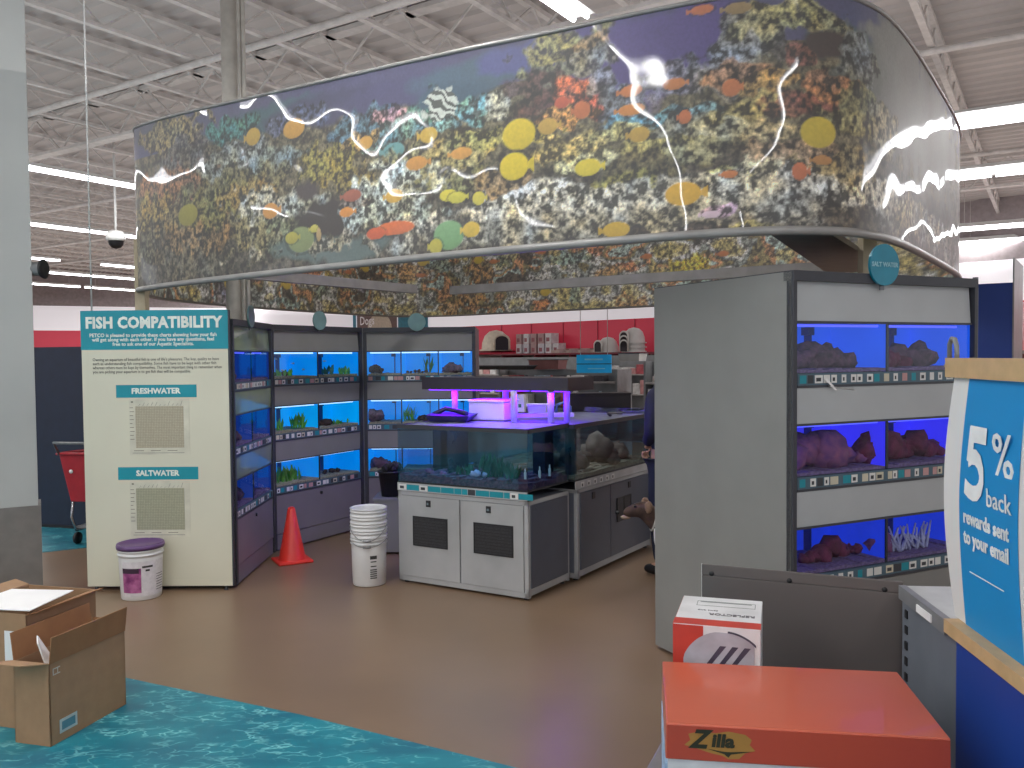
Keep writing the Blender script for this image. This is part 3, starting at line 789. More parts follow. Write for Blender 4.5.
def plant(M, x, y, z, L, h, m, label, seed, n=26):
    rn = random.Random(seed); b = B()
    for i in range(n):
        px = x + rn.uniform(-.5,.5)*L; py = y + rn.uniform(-.04,.04); a = rn.uniform(0, 2*PI); hh = h*rn.uniform(.5,1); w = .010+.008*rn.random(); ln = rn.uniform(-.5,.5)*h*.7
        dx, dy = math.cos(a)*w, math.sin(a)*w
        b.face([(px-dx*.4,py-dy*.4,z),(px+dx*.4,py+dy*.4,z),(px+ln*.45+dx,py+dy,z+hh*.55),(px+ln*.45-dx,py-dy,z+hh*.55)], 0, True)
        b.face([(px+ln*.45-dx,py-dy,z+hh*.55),(px+ln*.45+dx,py+dy,z+hh*.55),(px+ln,py,z+hh)], 0, True)
    o = b.out('aquarium_plant', m, recalc=False); o.matrix_world = M; return tag(o, label, 'plant')
M2 = mw(r2[0]); M3 = mw(r3[0]); M4 = mw(r4[0]); M1 = mw(r1[0])
R = [z+.018 for z in (1.475,1.005,.55)]; R4 = [z+.085+.018 for z in (1.475,1.005,.55)]
RK = 'rack behind the cone'
plant(M2,.22,.10,R[0],.16,.08,LEAF,'small green plant at the left of the top tank in the '+RK,1,16)
rocks(M2,.30,.16,R[0],.2,.05,WOODD,'low dark driftwood in the top left tank of the '+RK,2,'driftwood','driftwood')
plant(M2,.82,.10,R[0],.10,.10,LEAFD,'dark weed clump in the top right tank of the '+RK,3,14)
plant(M2,1.03,.10,R[0],.10,.09,LEAF,'pale green plant beside the right post of the top tank, '+RK,4,14)
plant(M2,.16,.10,R[1],.18,.11,LEAF,'green plant at the far left of the middle tank in the '+RK,5,20)
plant(M2,.44,.12,R[1],.14,.17,LEAF,'tall green weed near the centre of the middle tank in the '+RK,6,18)
rocks(M2,.78,.14,R[1],.22,.09,WOODD,'rounded dark wood in the middle right tank of the '+RK,7,'driftwood','driftwood')
plant(M2,1.0,.12,R[1],.2,.05,LEAF,'low leafy plant in the middle right tank of the '+RK,8,16)
plant(M2,.25,.12,R[2],.40,.15,LEAF,'dense bright green leafy clump in the bottom left tank of the '+RK,9,60)
rocks(M2,.86,.14,R[2],.2,.05,WOODD,'low brown wood in the bottom right tank of the '+RK,10,'driftwood','driftwood')
RK = 'rack at the back'
rocks(M3,.10,.12,R[0],.12,.10,WOODD,'dark wood piece in the top left tank of the '+RK,11,'driftwood','driftwood')
rocks(M3,.5,.12,R[0],.22,.04,WOODD,'flat low wood in the top centre tank of the '+RK,12,'driftwood','driftwood')
plant(M3,.60,.2,R[0],.06,.19,LEAF,'tall pale green weed in the top centre tank of the '+RK,13,14)
rocks(M3,.84,.12,R[0],.16,.11,ROCKM,'round reddish rock in the top right tank of the '+RK,14)
rocks(M3,.07,.12,R[1],.10,.14,ROCKM,'dark rock beside the left post in the middle row of the '+RK,15)
plant(M3,.42,.14,R[1],.12,.20,LEAF,'tall green weed in the middle row of the '+RK,16,20)
rocks(M3,.56,.12,R[1],.10,.07,WOODD,'small dark wood in the centre of the middle row of the '+RK,17,'driftwood','driftwood')
rocks(M3,.88,.12,R[1],.14,.07,ROCKM,'small rock at the right of the middle row of the '+RK,18)
rocks(M3,.14,.12,R[2],.18,.13,ROCKM,'black rock pile in the bottom left tank of the '+RK,19)
RK = 'tall grey rack'
rocks(M4,.30,.16,R4[0],.50,.12,ROCKM,'long grey brown rock bed in the top left tank of the '+RK,21)
rocks(M4,.78,.12,R4[0],.22,.09,ROCKR,'dark red rock in the top right tank of the '+RK,22)
rocks(M4,.98,.15,R4[0],.22,.15,ROCKM,'tall grey rock in the top right tank of the '+RK,23)
rocks(M4,.28,.16,R4[1],.40,.17,ROCKP,'large purple rock mound in the middle left tank of the '+RK,24)
rocks(M4,.52,.14,R4[1],.16,.09,ROCKP,'small purple rock next to the centre divider, middle row of the '+RK,25)
rocks(M4,.70,.16,R4[1],.14,.19,ROCKR,'upright dark rock behind the centre divider in the middle row of the '+RK,26)
rocks(M4,.98,.16,R4[1],.40,.13,ROCKR,'long maroon rock mound in the middle right tank of the '+RK,27)
rocks(M4,.40,.16,R4[2],.42,.09,ROCKR,'flat maroon rock in the bottom left tank of the '+RK,28)
rocks(M4,.70,.12,R4[2],.10,.14,ROCKP,'purple rock beside the divider in the bottom right tank of the '+RK,29)
b = B(); rn = random.Random(4)
for i in range(46):
    x0 = .86+rn.uniform(-.1,.16); b.tube([(x0,.12+rn.uniform(-.03,.03),R4[2]),(x0+rn.uniform(-.07,.07),.12,R4[2]+rn.uniform(.04,.13))], [.008,.004], 5)
o = b.out('branching_coral', CORALW); o.matrix_world = M4; tag(o, 'white branching coral in the bottom right tank of the tall grey rack', 'coral')
RK = 'edge on rack beside the board'
for i, (r_, w_) in enumerate(((0,'top'),(1,'middle'),(2,'bottom'))):
    rocks(M1,.25+.1*i,.14,R[r_],.3,.10,ROCKM,'dark rock pile in the %s tank of the %s' % (w_, RK),31+i)
b = B(); rn = random.Random(2)
fishes = []
def fish(M, x, y, z, L, m, label, grp, dirx=1):
    b = B(); b.blob((x,y,z), L*.5, (1,.3,.5), .0, 1, 2); b.face([(x-dirx*L*.42,y,z),(x-dirx*L*.75,y,z+L*.2),(x-dirx*L*.75,y,z-L*.2)])
    o = b.out('fish', m); o.matrix_world = M; return tag(o, label, 'fish', grp)
FO = mat('orange fish skin', (230,120,40), .4); FW = mat('silver fish skin', (190,200,210), .3)
rn = random.Random(9)
for i in range(6):
    fish(M2, .12+rn.random()*.9, .1+rn.random()*.12, 1.53+rn.random()*.12, .035, FW, 'tiny silver fish swimming in the top tanks of the rack behind the cone', 'silver fish in the rack behind the cone', rn.choice((-1,1)))

# ------------------------------------------------------------------ round plaques standing on the racks
def disc(P, deg, r, m, label, word=None):
    t = thing('round_sign', label, 'sign', P, math.radians(deg))
    b = B(); b.lathe([(0,-.006),(r,-.006),(r,.006),(0,.006)], (0,0,0), 36, smooth=False); o = b.out('plaque', m, t); o.matrix_basis = Matrix.Translation((0,0,r)) @ Matrix.Rotation(PI/2, 4, 'X')
    if word: text(word, t, (0,-.0075,r), r*.30, mat('pale teal lettering',(150,200,214),.5), off=.001)
    b = B(); b.box(-.012,.012,.008,.016,-.02,r*1.2); b.out('stand', FRAME_L, t)
    return t
DG = mat('frosted teal plaque', (110,148,150), .3)
p = M4 @ Vector((.555,-.022,1.945)); disc((p.x,p.y,1.965), 26, .098, mat('teal plaque',(8,132,160),.35), 'round teal plaque with pale lettering on top of the tall grey rack', 'SALT WATER')
p = M1 @ Vector((.42,-.022,1.9)); disc((p.x,p.y,1.885), 90.8, .085, DG, 'round frosted plaque seen edge on above the rack beside the board')
p = M2 @ Vector((.58,-.022,1.9)); disc((p.x,p.y,1.90), 60, .085, DG, 'round frosted teal plaque on top of the rack behind the traffic cone')
p = M3 @ Vector((.52,-.022,1.9)); disc((p.x,p.y,1.90), 0, .085, DG, 'round frosted teal plaque on top of the rack at the back')

# ------------------------------------------------------------------ fish compatibility board
t = thing('notice_board', 'tall cream fish compatibility board with teal header and two charts', 'sign', (-3.05,6.032,0), math.radians(-1.0))
W = 1.045
b = B(); b.box(0,W,0,.016,.03,1.995); b.out('board', CREAM, t, bevel=.002)
b = B(); b.box(-.002,W+.002,-.0025,.017,1.721,1.998); b.out('header', TEAL, t)
b = B(); b.box(W,W+.012,0,.017,.03,1.995); b.out('edge_trim', FRAME, t)
for x in (.06, W-.05):
    b = B(); b.lathe([(.018,0),(.012,.012),(.012,.03),(0,.03)], (x,.012,0)); b.out('foot', BLACK, t)
LW = mat('header lettering', (226,234,226), .5)
text('FISH COMPATIBILITY', t, (.518,-.004,1.908), .108, LW, off=.0048, fit=.975, ls=1.05)
text('PETCO is pleased to provide these charts showing how your fish', t, (.515,-.004,1.822), .036, LW, off=.0007, fit=.905)
text('will get along with each other. If you have any questions, feel', t, (.515,-.004,1.791), .036, LW, off=.0007, fit=.87)
text('free to ask one of our Aquatic Specialists.', t, (.515,-.004,1.759), .036, LW, off=.0007, fit=.58)
for i, s_ in enumerate(("Owning an aquarium of beautiful fish is one of life's pleasures. The key, quality to have",
    "such as understanding fish compatibility. Some fish have to be kept with other fish",
    "whereas others must be kept by themselves. The most important thing to remember when",
    "you are picking your aquarium is to get fish that will be compatible.")):
    text(s_, t, (.078,-.001,1.650-.0288*i), .030, INK, align='LEFT', fit=(.90,.88,.92,.70)[i])
def chartmat(name, c):
    m = mat(name, c, .6, nz=(90,.18)); nt = m.node_tree; bs = nt.nodes['Principled BSDF']
    tc = nt.nodes.new('ShaderNodeTexCoord'); ck = nt.nodes.new('ShaderNodeTexBrick'); ck.offset = 0
    ck.inputs['Scale'].default_value = 30; ck.inputs['Mortar Size'].default_value = .03; ck.inputs['Brick Width'].default_value = .35; ck.inputs['Row Height'].default_value = .35
    mp = nt.nodes.new('ShaderNodeMapping'); mp.inputs['Rotation'].default_value = (PI/2,0,0); nt.links.new(tc.outputs['Object'], mp.inputs[0]); nt.links.new(mp.outputs[0], ck.inputs['Vector'])
    a = lin(c); ck.inputs['Color1'].default_value = a; ck.inputs['Color2'].default_value = tuple(v*1.12 for v in a[:3])+(1,); ck.inputs['Mortar'].default_value = tuple(v*.6 for v in a[:3])+(1,)
    nt.links.new(ck.outputs[0], bs.inputs['Base Color']); return m
for word, zl, zt_, zb_, x0, x1, c in (('FRESHWATER',1.425,1.318,1.022,.30,.600,(176,168,146)),('SALTWATER',.840,.734,.436,.292,.592,(160,160,136))):
    b = B(); b.box(.241,.815,-.0025,0,zl-.045,zl+.045); bn = b.out('banner', TEAL, t)
    text(word, bn, (.525,-.004,zl), .054, LW, off=.0022, fit=.35 if word[0] == 'F' else .31)
    b = B(); b.box(x0+.03,x1+.16,-.002,0,zb_-.05,zt_+.05); ch = b.out('chart', mat('chart sheet',(206,204,186),.5), t)
    b = B(); b.box(x0+.075,x1+.12,-.0032,-.002,zb_,zt_); b.out('grid', chartmat('chart grid '+word.lower(), c), ch)
    rn = random.Random(3); b = B()
    for k in range(11): x = x0+.10+k*.03; h = rn.uniform(.008,.034); b.bar((x,-.003,zt_+.004),(x+.012,-.003,zt_+.004+h),.004,.001)
    for k in range(9): z = zt_-.012-k*.028; b.box(x0+.035,x0+.035+rn.uniform(.015,.035),-.0032,-.002,z,z+.004)
    for k in range(3): b.box(x0+.06+k*.12,x0+.13+k*.12,-.0032,-.002,zb_-.022,zb_-.018)
    b.box(x0+.05,x1+.12,-.0032,-.002,zb_-.038,zb_-.035); b.box(x0+.045,x0+.06,-.0032,-.002,zt_+.026,zt_+.036)
    b.out('chart_marks', mat('faint ink',(110,108,98),.6), ch)
# ------------------------------------------------------------------ island aquarium cabinets
AU = math.radians(-30); AV = math.radians(57); eu = Vector((math.cos(AU), math.sin(AU), 0)); ev = Vector((math.cos(AV), math.sin(AV), 0))
NB = Vector((.099, 5.659, 0))
ISL = mat('scuffed silver grey cabinet', (168,170,172), .42, nz=(3,.12)); ISL_D = mat('side grey cabinet', (110,116,130), .45, nz=(3,.08))
PLUM = mat('purple black gravel', (62,40,66), .85, nz=(50,.5), rgb2=(120,70,96), bump=.5)
TOPL = mat('pale tank lid', (150,156,172), .25)
VENT = mat('dark vent mesh', (44,44,48), .5, nz=(120,.5))
WATER = glass_mat('island glass', (224,238,244), .10, .02)
MURK = glass_mat('murky water panel', (120,170,186), .1, .1)
def sk(u, v, z=0, o=NB):
    p = o + eu*u + ev*v; return (p.x, p.y, z)
def slab(b, u0, u1, v0, v1, z0, z1, m=0, o=NB):
    b.hexa([sk(u0,v0,z0,o),sk(u1,v0,z0,o),sk(u1,v1,z0,o),sk(u0,v1,z0,o)], [sk(u0,v0,z1,o),sk(u1,v0,z1,o),sk(u1,v1,z1,o),sk(u0,v1,z1,o)], m)
def loc_out(b, name, m, t, **k):
    for v in b.bm.verts: v.co -= t.location
    return b.out(name, m, t, **k)
def island(lab, u0, u1, v0, v1, face):
    o = sk(u0, v0); t = thing('aquarium_cabinet', lab, 'aquarium cabinet', (o[0], o[1], 0))
    U, V = u0, v0
    b = B(); slab(b, u0+.012,u1-.012,v0+.012,v1-.012,.03,.668); loc_out(b,'cabinet_body',ISL_D,t)
    b = B()
    for u,v in ((u0,v0),(u1-.03,v0),(u0,v1-.03),(u1-.03,v1-.03)): slab(b,u,u+.03,v,v+.03,.018,.672)
    slab(b,u0,u1,v0,v0+.012,.645,.672); slab(b,u0,u1,v0,v0+.014,.018,.055); slab(b,u1-.014,u1,v0,v1,.645,.672); slab(b,u1-.014,u1,v0,v1,.03,.075); slab(b,u0,u1,v1-.012,v1,.03,.06)
    loc_out(b,'cabinet_frame',ISL,t)
    for u,v in ((u0+.04,v0+.04),(u1-.04,v0+.04),(u0+.04,v1-.04),(u1-.04,v1-.04)):
        b = B(); q = sk(u,v); b.lathe([(.02,0),(.02,.008),(.008,.012),(.008,.035),(0,.035)], q, 12); loc_out(b,'foot',BLACK,t)
    if face == 'front':
        for k,(a,c) in enumerate(((u0+.032,(u0+u1)/2-.006),((u0+u1)/2+.006,u1-.034))):
            b = B(); slab(b,a,c,v0-.006,v0+.010,.058,.642); d = loc_out(b,'door',ISL,t)
            va,vb = ((a+.105,a+.405) if k == 0 else (a+.11,a+.425))
            b = B(); slab(b,va,vb,v0-.010,v0-.004,.285,.50); vn_ = loc_out(b,'vent',VENT,t); vn_.parent = d
            b = B()
            for q in ((va,va+.008,.285,.50),(vb-.008,vb,.285,.50),(va,vb,.285,.293),(va,vb,.492,.50)): slab(b,q[0],q[1],v0-.013,v0-.009,q[2],q[3])
            z = .305
            while z < .485: slab(b,va,vb,v0-.0115,v0-.010,z,z+.004); z += .022
            f_ = loc_out(b,'vent_frame',BLACK,t); f_.parent = d
            b = B(); uc = (a+c)/2+(-.01 if k == 0 else -.02); slab(b,uc-.018,uc+.018,v0-.013,v0-.005,.575,.62); slab(b,uc-.008,uc+.008,v0-.018,v0-.012,.590,.605,1); l_ = loc_out(b,'latch',[BLACK,CHROME],t); l_.parent = d
        b = B(); slab(b,u1+.001,u1+.006,v0+.03,v1-.03,.08,.64); slab(b,u1+.006,u1+.009,v0+.09,v0+.10,.6,.62); loc_out(b,'side_board',mat('dark slate side board',(74,80,94),.35,nz=(4,.1)),t)
    else:
        vm = v0+(v1-v0)*.40
        for k,(a,c) in enumerate(((v0+.032,vm-.005),(vm+.005,v1-.034))):
            b = B(); slab(b,u1-.004,u1+.008,a,c,.078,.642); d = loc_out(b,'door',mat('dark slate side board',(74,80,94),.35),t)
            b = B(); vc = a+(c-a)*.5-.04; slab(b,u1+.008,u1+.014,vc-.02,vc+.02,.575,.625); l_ = loc_out(b,'latch',BLACK,t); l_.parent = d
            if k == 1:
                b = B(); va,vb = a+.10,a+.36; slab(b,u1+.008,u1+.012,va,vb,.33,.52,0)
                g_ = loc_out(b,'vent',VENT,t); g_.parent = d
                b = B()
                for q in ((va,va+.01,.33,.52),(vb-.01,vb,.33,.52),(va,vb,.33,.338),(va,vb,.512,.52),((va+vb)/2-.006,(va+vb)/2+.006,.33,.52)): slab(b,u1+.012,u1+.016,q[0],q[1],q[2],q[3])
                g_ = loc_out(b,'vent_frame',BLACK,t); g_.parent = d
    return t
def tank(lab, u0, u1, v0, v1, z0, z1, divs, gravel, front_strip, side_strip, bh=.06):
    o = sk(u0, v0); t = thing('island_aquarium', lab, 'aquarium', (o[0], o[1], z0))
    t.location = (o[0], o[1], z0)
    b = B()
    slab(b,u0,u1,v0,v1,z0,z0+.012)
    loc_out(b,'base_tray',BLACK,t)
    b = B(); slab(b,u0-.004,u1+.004,v0-.004,v0+.02,z1-.03,z1); slab(b,u0-.004,u1+.004,v1-.02,v1+.004,z1-.03,z1); slab(b,u0-.004,u0+.02,v0,v1,z1-.03,z1); slab(b,u1-.02,u1+.004,v0,v1,z1-.03,z1)
    loc_out(b,'top_frame',FRAME,t)
    b = B(); slab(b,u0+.02,u1-.02,v0+.02,v1-.02,z1-.012,z1-.004); loc_out(b,'lid',TOPL,t)
    b = B(); slab(b,u0,u1,v0,v0+.006,z0+.012,z1-.03); slab(b,u0,u1,v1-.006,v1,z0+.012,z1-.03); slab(b,u0,u0+.006,v0+.006,v1-.006,z0+.012,z1-.03); slab(b,u1-.006,u1,v0+.006,v1-.006,z0+.012,z1-.03)
    loc_out(b,'glass_wall',WATER,t)
    b = B(); n = 26
    for i in range(n):
        for j in range(7):
            a = u0+.008+(u1-u0-.016)*i/n; c = u0+.008+(u1-u0-.016)*(i+1)/n; d = v0+.008+(v1-v0-.016)*j/7; e = v0+.008+(v1-v0-.016)*(j+1)/7
            slab(b,a,c,d,e,z0+.012,z0+bh*(.55+.45*rn.random()))
    loc_out(b,'gravel',gravel,t)
    b = B()
    for (a,c,d,e) in divs: slab(b,a,c,d,e,z0+.012,z1-.03)
    loc_out(b,'overflow_box',mat('dark overflow box',(16,26,44),.25),t)
    for which, on in (('f',front_strip),('s',side_strip)):
        if not on: continue
        b = B(); q = random.Random(12)
        if which == 'f':
            slab(b,u0,u1,v0-.008,v0-.002,z0-.058,z0,0); x = u0+.01
            while x < u1-.06:
                w = q.choice((.045,.06,.11,.07)); k = q.choice((1,2,3,1,3)) if w > .1 else q.choice((1,3,1,4,2))
                if w > .1: k = 2
                b.face([sk(x,v0-.0088,z0-.050),sk(x+w,v0-.0088,z0-.050),sk(x+w,v0-.0088,z0-.010),sk(x,v0-.0088,z0-.010)],k)
                if k != 2: b.face([sk(x+.012,v0-.0096,z0-.042),sk(x+w-.02,v0-.0096,z0-.042),sk(x+w-.02,v0-.0096,z0-.022),sk(x+.012,v0-.0096,z0-.022)],4)
                x += w+.004
        else:
            slab(b,u1+.002,u1+.008,v0,v1,z0-.058,z0,0); x = v0+.08
            while x < v0+.62:
                w = .05; b.face([sk(u1+.0088,x,z0-.050),sk(u1+.0088,x+w,z0-.050),sk(u1+.0088,x+w,z0-.012),sk(u1+.0088,x,z0-.012)],1)
                b.face([sk(u1+.0096,x+.01,z0-.044),sk(u1+.0096,x+w-.02,z0-.044),sk(u1+.0096,x+w-.02,z0-.024),sk(u1+.0096,x+.01,z0-.024)],4); x += w+.05
        loc_out(b,'price_strip',[mat('strip pale base',(176,178,180),.4)]+TAGS,t,recalc=False)
    return t
island('silver grey aquarium cabinet with two vented doors at the front of the island', -1.085, 0, 0, .56, 'front')
island('slate grey aquarium cabinet behind the front one, doors facing the side aisle', -1.0, .04, .615, 1.92, 'side')
tank('front island aquarium with purple gravel on the silver grey cabinet', -1.085, 0, 0, .56, .735, 1.16,
     [(-1.0,-.93,.30,.42),(-.84,-.75,.26,.40),(-.20,-.10,.40,.52)], PLUM, True, False, .075)
tank('rear island aquarium with pale sandy floor on the slate grey cabinet', -1.0, .04, .575, 1.92, .735, 1.15, [(-.05,-.0,.60,.68)], mat('sandy gravel',(150,132,110),.9,nz=(50,.3)), False, True, .06)
t_ = bpy.data.objects['island_aquarium.001']
b = B(); slab(b,-.985,-.975,.60,1.9,.80,1.115); loc_out(b,'back_panel',mat('pale murky back panel',(112,120,124),.5,nz=(5,.25)),t_)
# rocks, plants, bottles inside the island tanks
def ipt(u,v,z): return Vector(sk(u,v,z))
def irocks(u,v,z,L,h,m,label,seed):
    q = ipt(u,v,z); M = Matrix.Translation(q) @ Matrix.Rotation(AU,4,'Z'); return rocks(M,0,0,0,L,h,m,label,seed)
def iplant(u,v,z,L,h,m,label,seed,n):
    q = ipt(u,v,z); M = Matrix.Translation(q) @ Matrix.Rotation(AU,4,'Z'); return plant(M,0,0,0,L,h,m,label,seed,n)
ZG = .80
iplant(-.36,.14,ZG,.22,.18,LEAFD,'bushy dark green plant in the centre of the front island aquarium',41,46)
iplant(-.62,.16,ZG,.10,.09,LEAFD,'small dark plant left of centre in the front island aquarium',42,20)
iplant(-.22,.14,ZG,.10,.12,LEAFD,'dark green plant at the right of the front island aquarium',43,22)
irocks(-.88,.12,ZG,.09,.05,ROCKP,'small purple stone at the far left of the front island aquarium',44)
irocks(-.75,.10,ZG,.07,.04,mat('pink stone',(150,80,130),.8),'small pink stone second from the left in the front island aquarium',45)
irocks(-.46,.10,ZG,.12,.05,CORALW,'pale broken coral piece in the middle of the front island aquarium',46)
SANDR = mat('sandstone rock', (112,94,82), .9, nz=(12,.3), bump=.5)
irocks(-.18,.88,.79,.26,.16,SANDR,'brown rock at the near end of the rear island aquarium',47)
irocks(-.14,1.35,.79,.24,.20,SANDR,'tall tan rock at the middle of the rear island aquarium',48)
irocks(-.2,1.7,.79,.22,.14,SANDR,'low tan rock at the far end of the rear island aquarium',49)
for k,(u,v) in enumerate(((-.08,.10),(-.05,.24),(-.04,.36))):
    q = ipt(u,v,ZG); b = B(); b.lathe([(.008,0),(.009,.05),(.004,.06),(.004,.08),(0,.08)], (0,0,0), 10); o = b.out('glass_vial', PAPER); o.location = q
    tag(o, 'thin white vial standing in the gravel at the right end of the front island aquarium', 'vial', 'vials in the island aquarium')
# lamp slab over the island
SLO = Vector((.40,6.10,0))
t = thing('aquarium_lamp', 'long black lamp slab on purple lit posts above the front island aquarium', 'aquarium light', (SLO.x,SLO.y,1.16))
b = B(); slab(b,-1.287,0,0,.40,1.392,1.488,0,SLO); loc_out(b,'lamp_housing',mat('dark lamp housing',(50,44,52),.4),t)
b = B()
for k in range(4): slab(b,-1.25+.31*k,-1.0+.31*k,.04,.30,1.386,1.392,0,SLO)
loc_out(b,'lamp_panel',mat('violet lamp panel',(90,20,255),.3,emit=(96,20,255),es=7),t)
PP = mat('pale lamp post', (190,180,220), .3)
for (px,py,Y) in ((455,420,6.68),(514,424,6.28),(551,424,6.20),(567,416,6.36),(506,414,6.72)):
    q = on_z(px,py,1.16) if Y is None else at(px,py,Y); b = B(); b.tube([(q.x,q.y,1.150),(q.x,q.y,1.392)], .024, 10); loc_out(b,'post',PP,t)
# second lamp hood resting on rear tank
p0 = at(566,400,7.55); p1 = at(631,400,7.62)
t = thing('aquarium_hood', 'black box hood standing on the far edge of the rear island aquarium', 'aquarium light', (p0.x,p0.y,1.152))
d = (p1-p0); d.z = 0; L = d.length; t.rotation_euler = (0,0,math.atan2(d.y,d.x))
b = B(); b.box(0,L,0,.16,.0,.155); b.box(-.004,L+.004,-.004,.164,.14,.16); b.out('hood', mat('black hood',(26,20,24),.4), t, bevel=.004)
# things lying on the island tanks
t = thing('foam_box', 'white lidded foam box glowing violet on the front island aquarium', 'box', (-.335,6.52,1.162), AU+.1)
b = B(); b.box(0,.30,0,.26,0,.135); b.out('tub', WHITE, t, bevel=.008)
b = B(); b.box(-.006,.306,-.006,.266,.137,.155); b.out('lid', WHITE, t, bevel=.005)
t = thing('plastic_tray', 'dark crumpled plastic tray at the left of the island tank top', 'tray', (-.62,6.37,1.162), -.2)
b = B(); b.hexa([(0,0,0),(.28,0,0),(.28,.22,0),(0,.22,0)], [(-.03,-.03,.05),(.31,-.03,.045),(.33,.25,.055),(-.03,.25,.06)]); b.out('tray', mat('dark blue tray',(36,30,90),.4), t)
b = B(); b.tube([(.0,.1,.05),(.08,.16,.09),(.2,.12,.07),(.28,.02,.06)], .018, 8); b.out('hose', mat('dark blue tray',(36,30,90),.4), t)
q = at(538,410,7.0); t = thing('plastic_container', 'clear white food container with lid on the island tank', 'container', (q.x,q.y,1.165), -.2)
b = B(); b.hexa([(-.07,-.05,0),(.07,-.05,0),(.07,.05,0),(-.07,.05,0)], [(-.08,-.06,.075),(.08,-.06,.075),(.08,.06,.075),(-.08,.06,.075)]); b.out('tub', WHITE, t, bevel=.006)
b = B(); b.box(-.085,.085,-.065,.065,.077,.09); b.out('lid', PAPER, t, bevel=.003)
q = at(521,411,7.35); t = thing('carton', 'small upright white carton behind the violet lit foam box', 'carton', (q.x,q.y,1.165), -.3)
b = B(); b.box(-.035,.035,-.03,.03,0,.15); b.out('carton_body', PAPER, t, bevel=.002); b = B(); b.box(-.015,.012,-.032,-.03,.04,.07); b.out('label_patch', mat('green mark',(60,130,90),.5), t)
q = at(545,416,6.62); b = B(); b.box(-.27,.25,-.05,.05,0,.03); o = b.out('lid_board', WHITE, bevel=.004); o.location = (q.x-.02,q.y+.1,1.165); o.rotation_euler = (0,0,.12); tag(o, 'long white lid board lying across the island tank', 'board')
q = at(562,408,7.1); b = B(); b.tube([(q.x-.05,q.y,1.17),(q.x-.04,q.y,1.24),(q.x+.02,q.y,1.26),(q.x+.07,q.y,1.22),(q.x+.07,q.y,1.17)], .012, 8); tag(b.out('hose', mat('grey blue hose',(90,120,170),.4)), 'grey blue hose arching up from the island tank lid', 'hose')
b = B(); b.tube([sk(-.05,1.35,1.165),sk(-.15,1.5,1.168),sk(-.12,1.7,1.165),sk(-.2,1.85,1.168)], .010, 6); tag(b.out('cable', BLACK), 'thin black cable lying on the rear island aquarium', 'cable')
b = B(); slab(b,-.96,.0,1.93,1.96,.9,1.19); 
tag(loc_out(b,'glass_panel',glass_mat('pale glass sheet',(200,214,214),.3), thing('glass_sheet','pale glass sheet standing behind the rear island aquarium','glass sheet',sk(-.96,1.93))) , None, None)

# ------------------------------------------------------------------ pails, cone, bin
def pail_parts(t, r0, r1, h, m, ribs=True):
    b = B(); pr = [(0,.004),(r0,.004),(r0+.002,0)] ; b.lathe([(0,.003),(r0-.004,0),(r0,.006),(r0+(r1-r0)*.80,h*.80),(r1-.004,h*.84),(r1+.005,h*.845),(r1+.005,h*.87),(r1-.002,h*.875),(r1-.001,h*.92),(r1+.006,h*.925),(r1+.006,h*.945),(r1,h*.95),(r1,h*.98),(r1+.007,h*.985),(r1+.007,h),(r1-.003,h),(r1-.005,h*.96),(r0-.004,.012),(0,.010)], (0,0,0), 36)
    return b.out('pail', m, t)
PAIL = mat('white pail plastic', (222,222,222), .35, nz=(5,.03))
t = thing('salt_bucket', 'white bucket with purple lid and purple picture label in front of the board', 'bucket', (-2.60,5.885,0))
pail_parts(t, .132, .146, .36, PAIL)
b = B(); b.lathe([(0,.352),(.145,.352),(.156,.345),(.158,.362),(.154,.378),(.140,.380),(.134,.368),(0,.368)], (0,0,0), 40); b.out('lid', mat('purple lid',(92,62,112),.4), t)
def arc_label(parent, r0, r1, z0, z1, a0, a1, m, name):
    b = B(); b.lathe([(r0,z0),(r1,z1)], (0,0,0), 10, 0, a0, a1); return b.out(name, m, parent)
A0 = math.atan2(-5.885, 2.60)   # towards the viewer
arc_label(t, .1345, .1437, .03, .27, A0-.95, A0+1.35, mat('pale label',(214,210,214),.5,nz=(40,.08)), 'label_sheet')
arc_label(t, .1358, .1422, .055, .225, A0-.95, A0+.0, mat('purple picture',(110,30,96),.4,nz=(16,.7),rgb2=(190,110,160)), 'picture_label')
arc_label(t, .1412, .1426, .19, .225, A0-.95, A0-.1, mat('dark picture band',(50,28,50),.4), 'picture_label')
b = B()
for z,a,c in ((.225,.05,.55),(.20,.2,.4)): b.lathe([(.1334+z*.04,z),(.1337+z*.04,z+.014)], (0,0,0), 6, 0, A0+a, A0+c)
for k in range(7): b.lathe([(.1362+.0008*k,.06+.018*k),(.1363+.0008*k,.064+.018*k)], (0,0,0), 6, 0, A0+.75, A0+1.25)
b.out('label_print', INK, t)
GRP = 'nested white pails beside the island'
names = ['lowest white pail of the nested stack, dark print on its side','second white pail up in the nested stack','third white pail up in the nested stack','fourth white pail up in the nested stack','topmost open white pail of the nested stack']
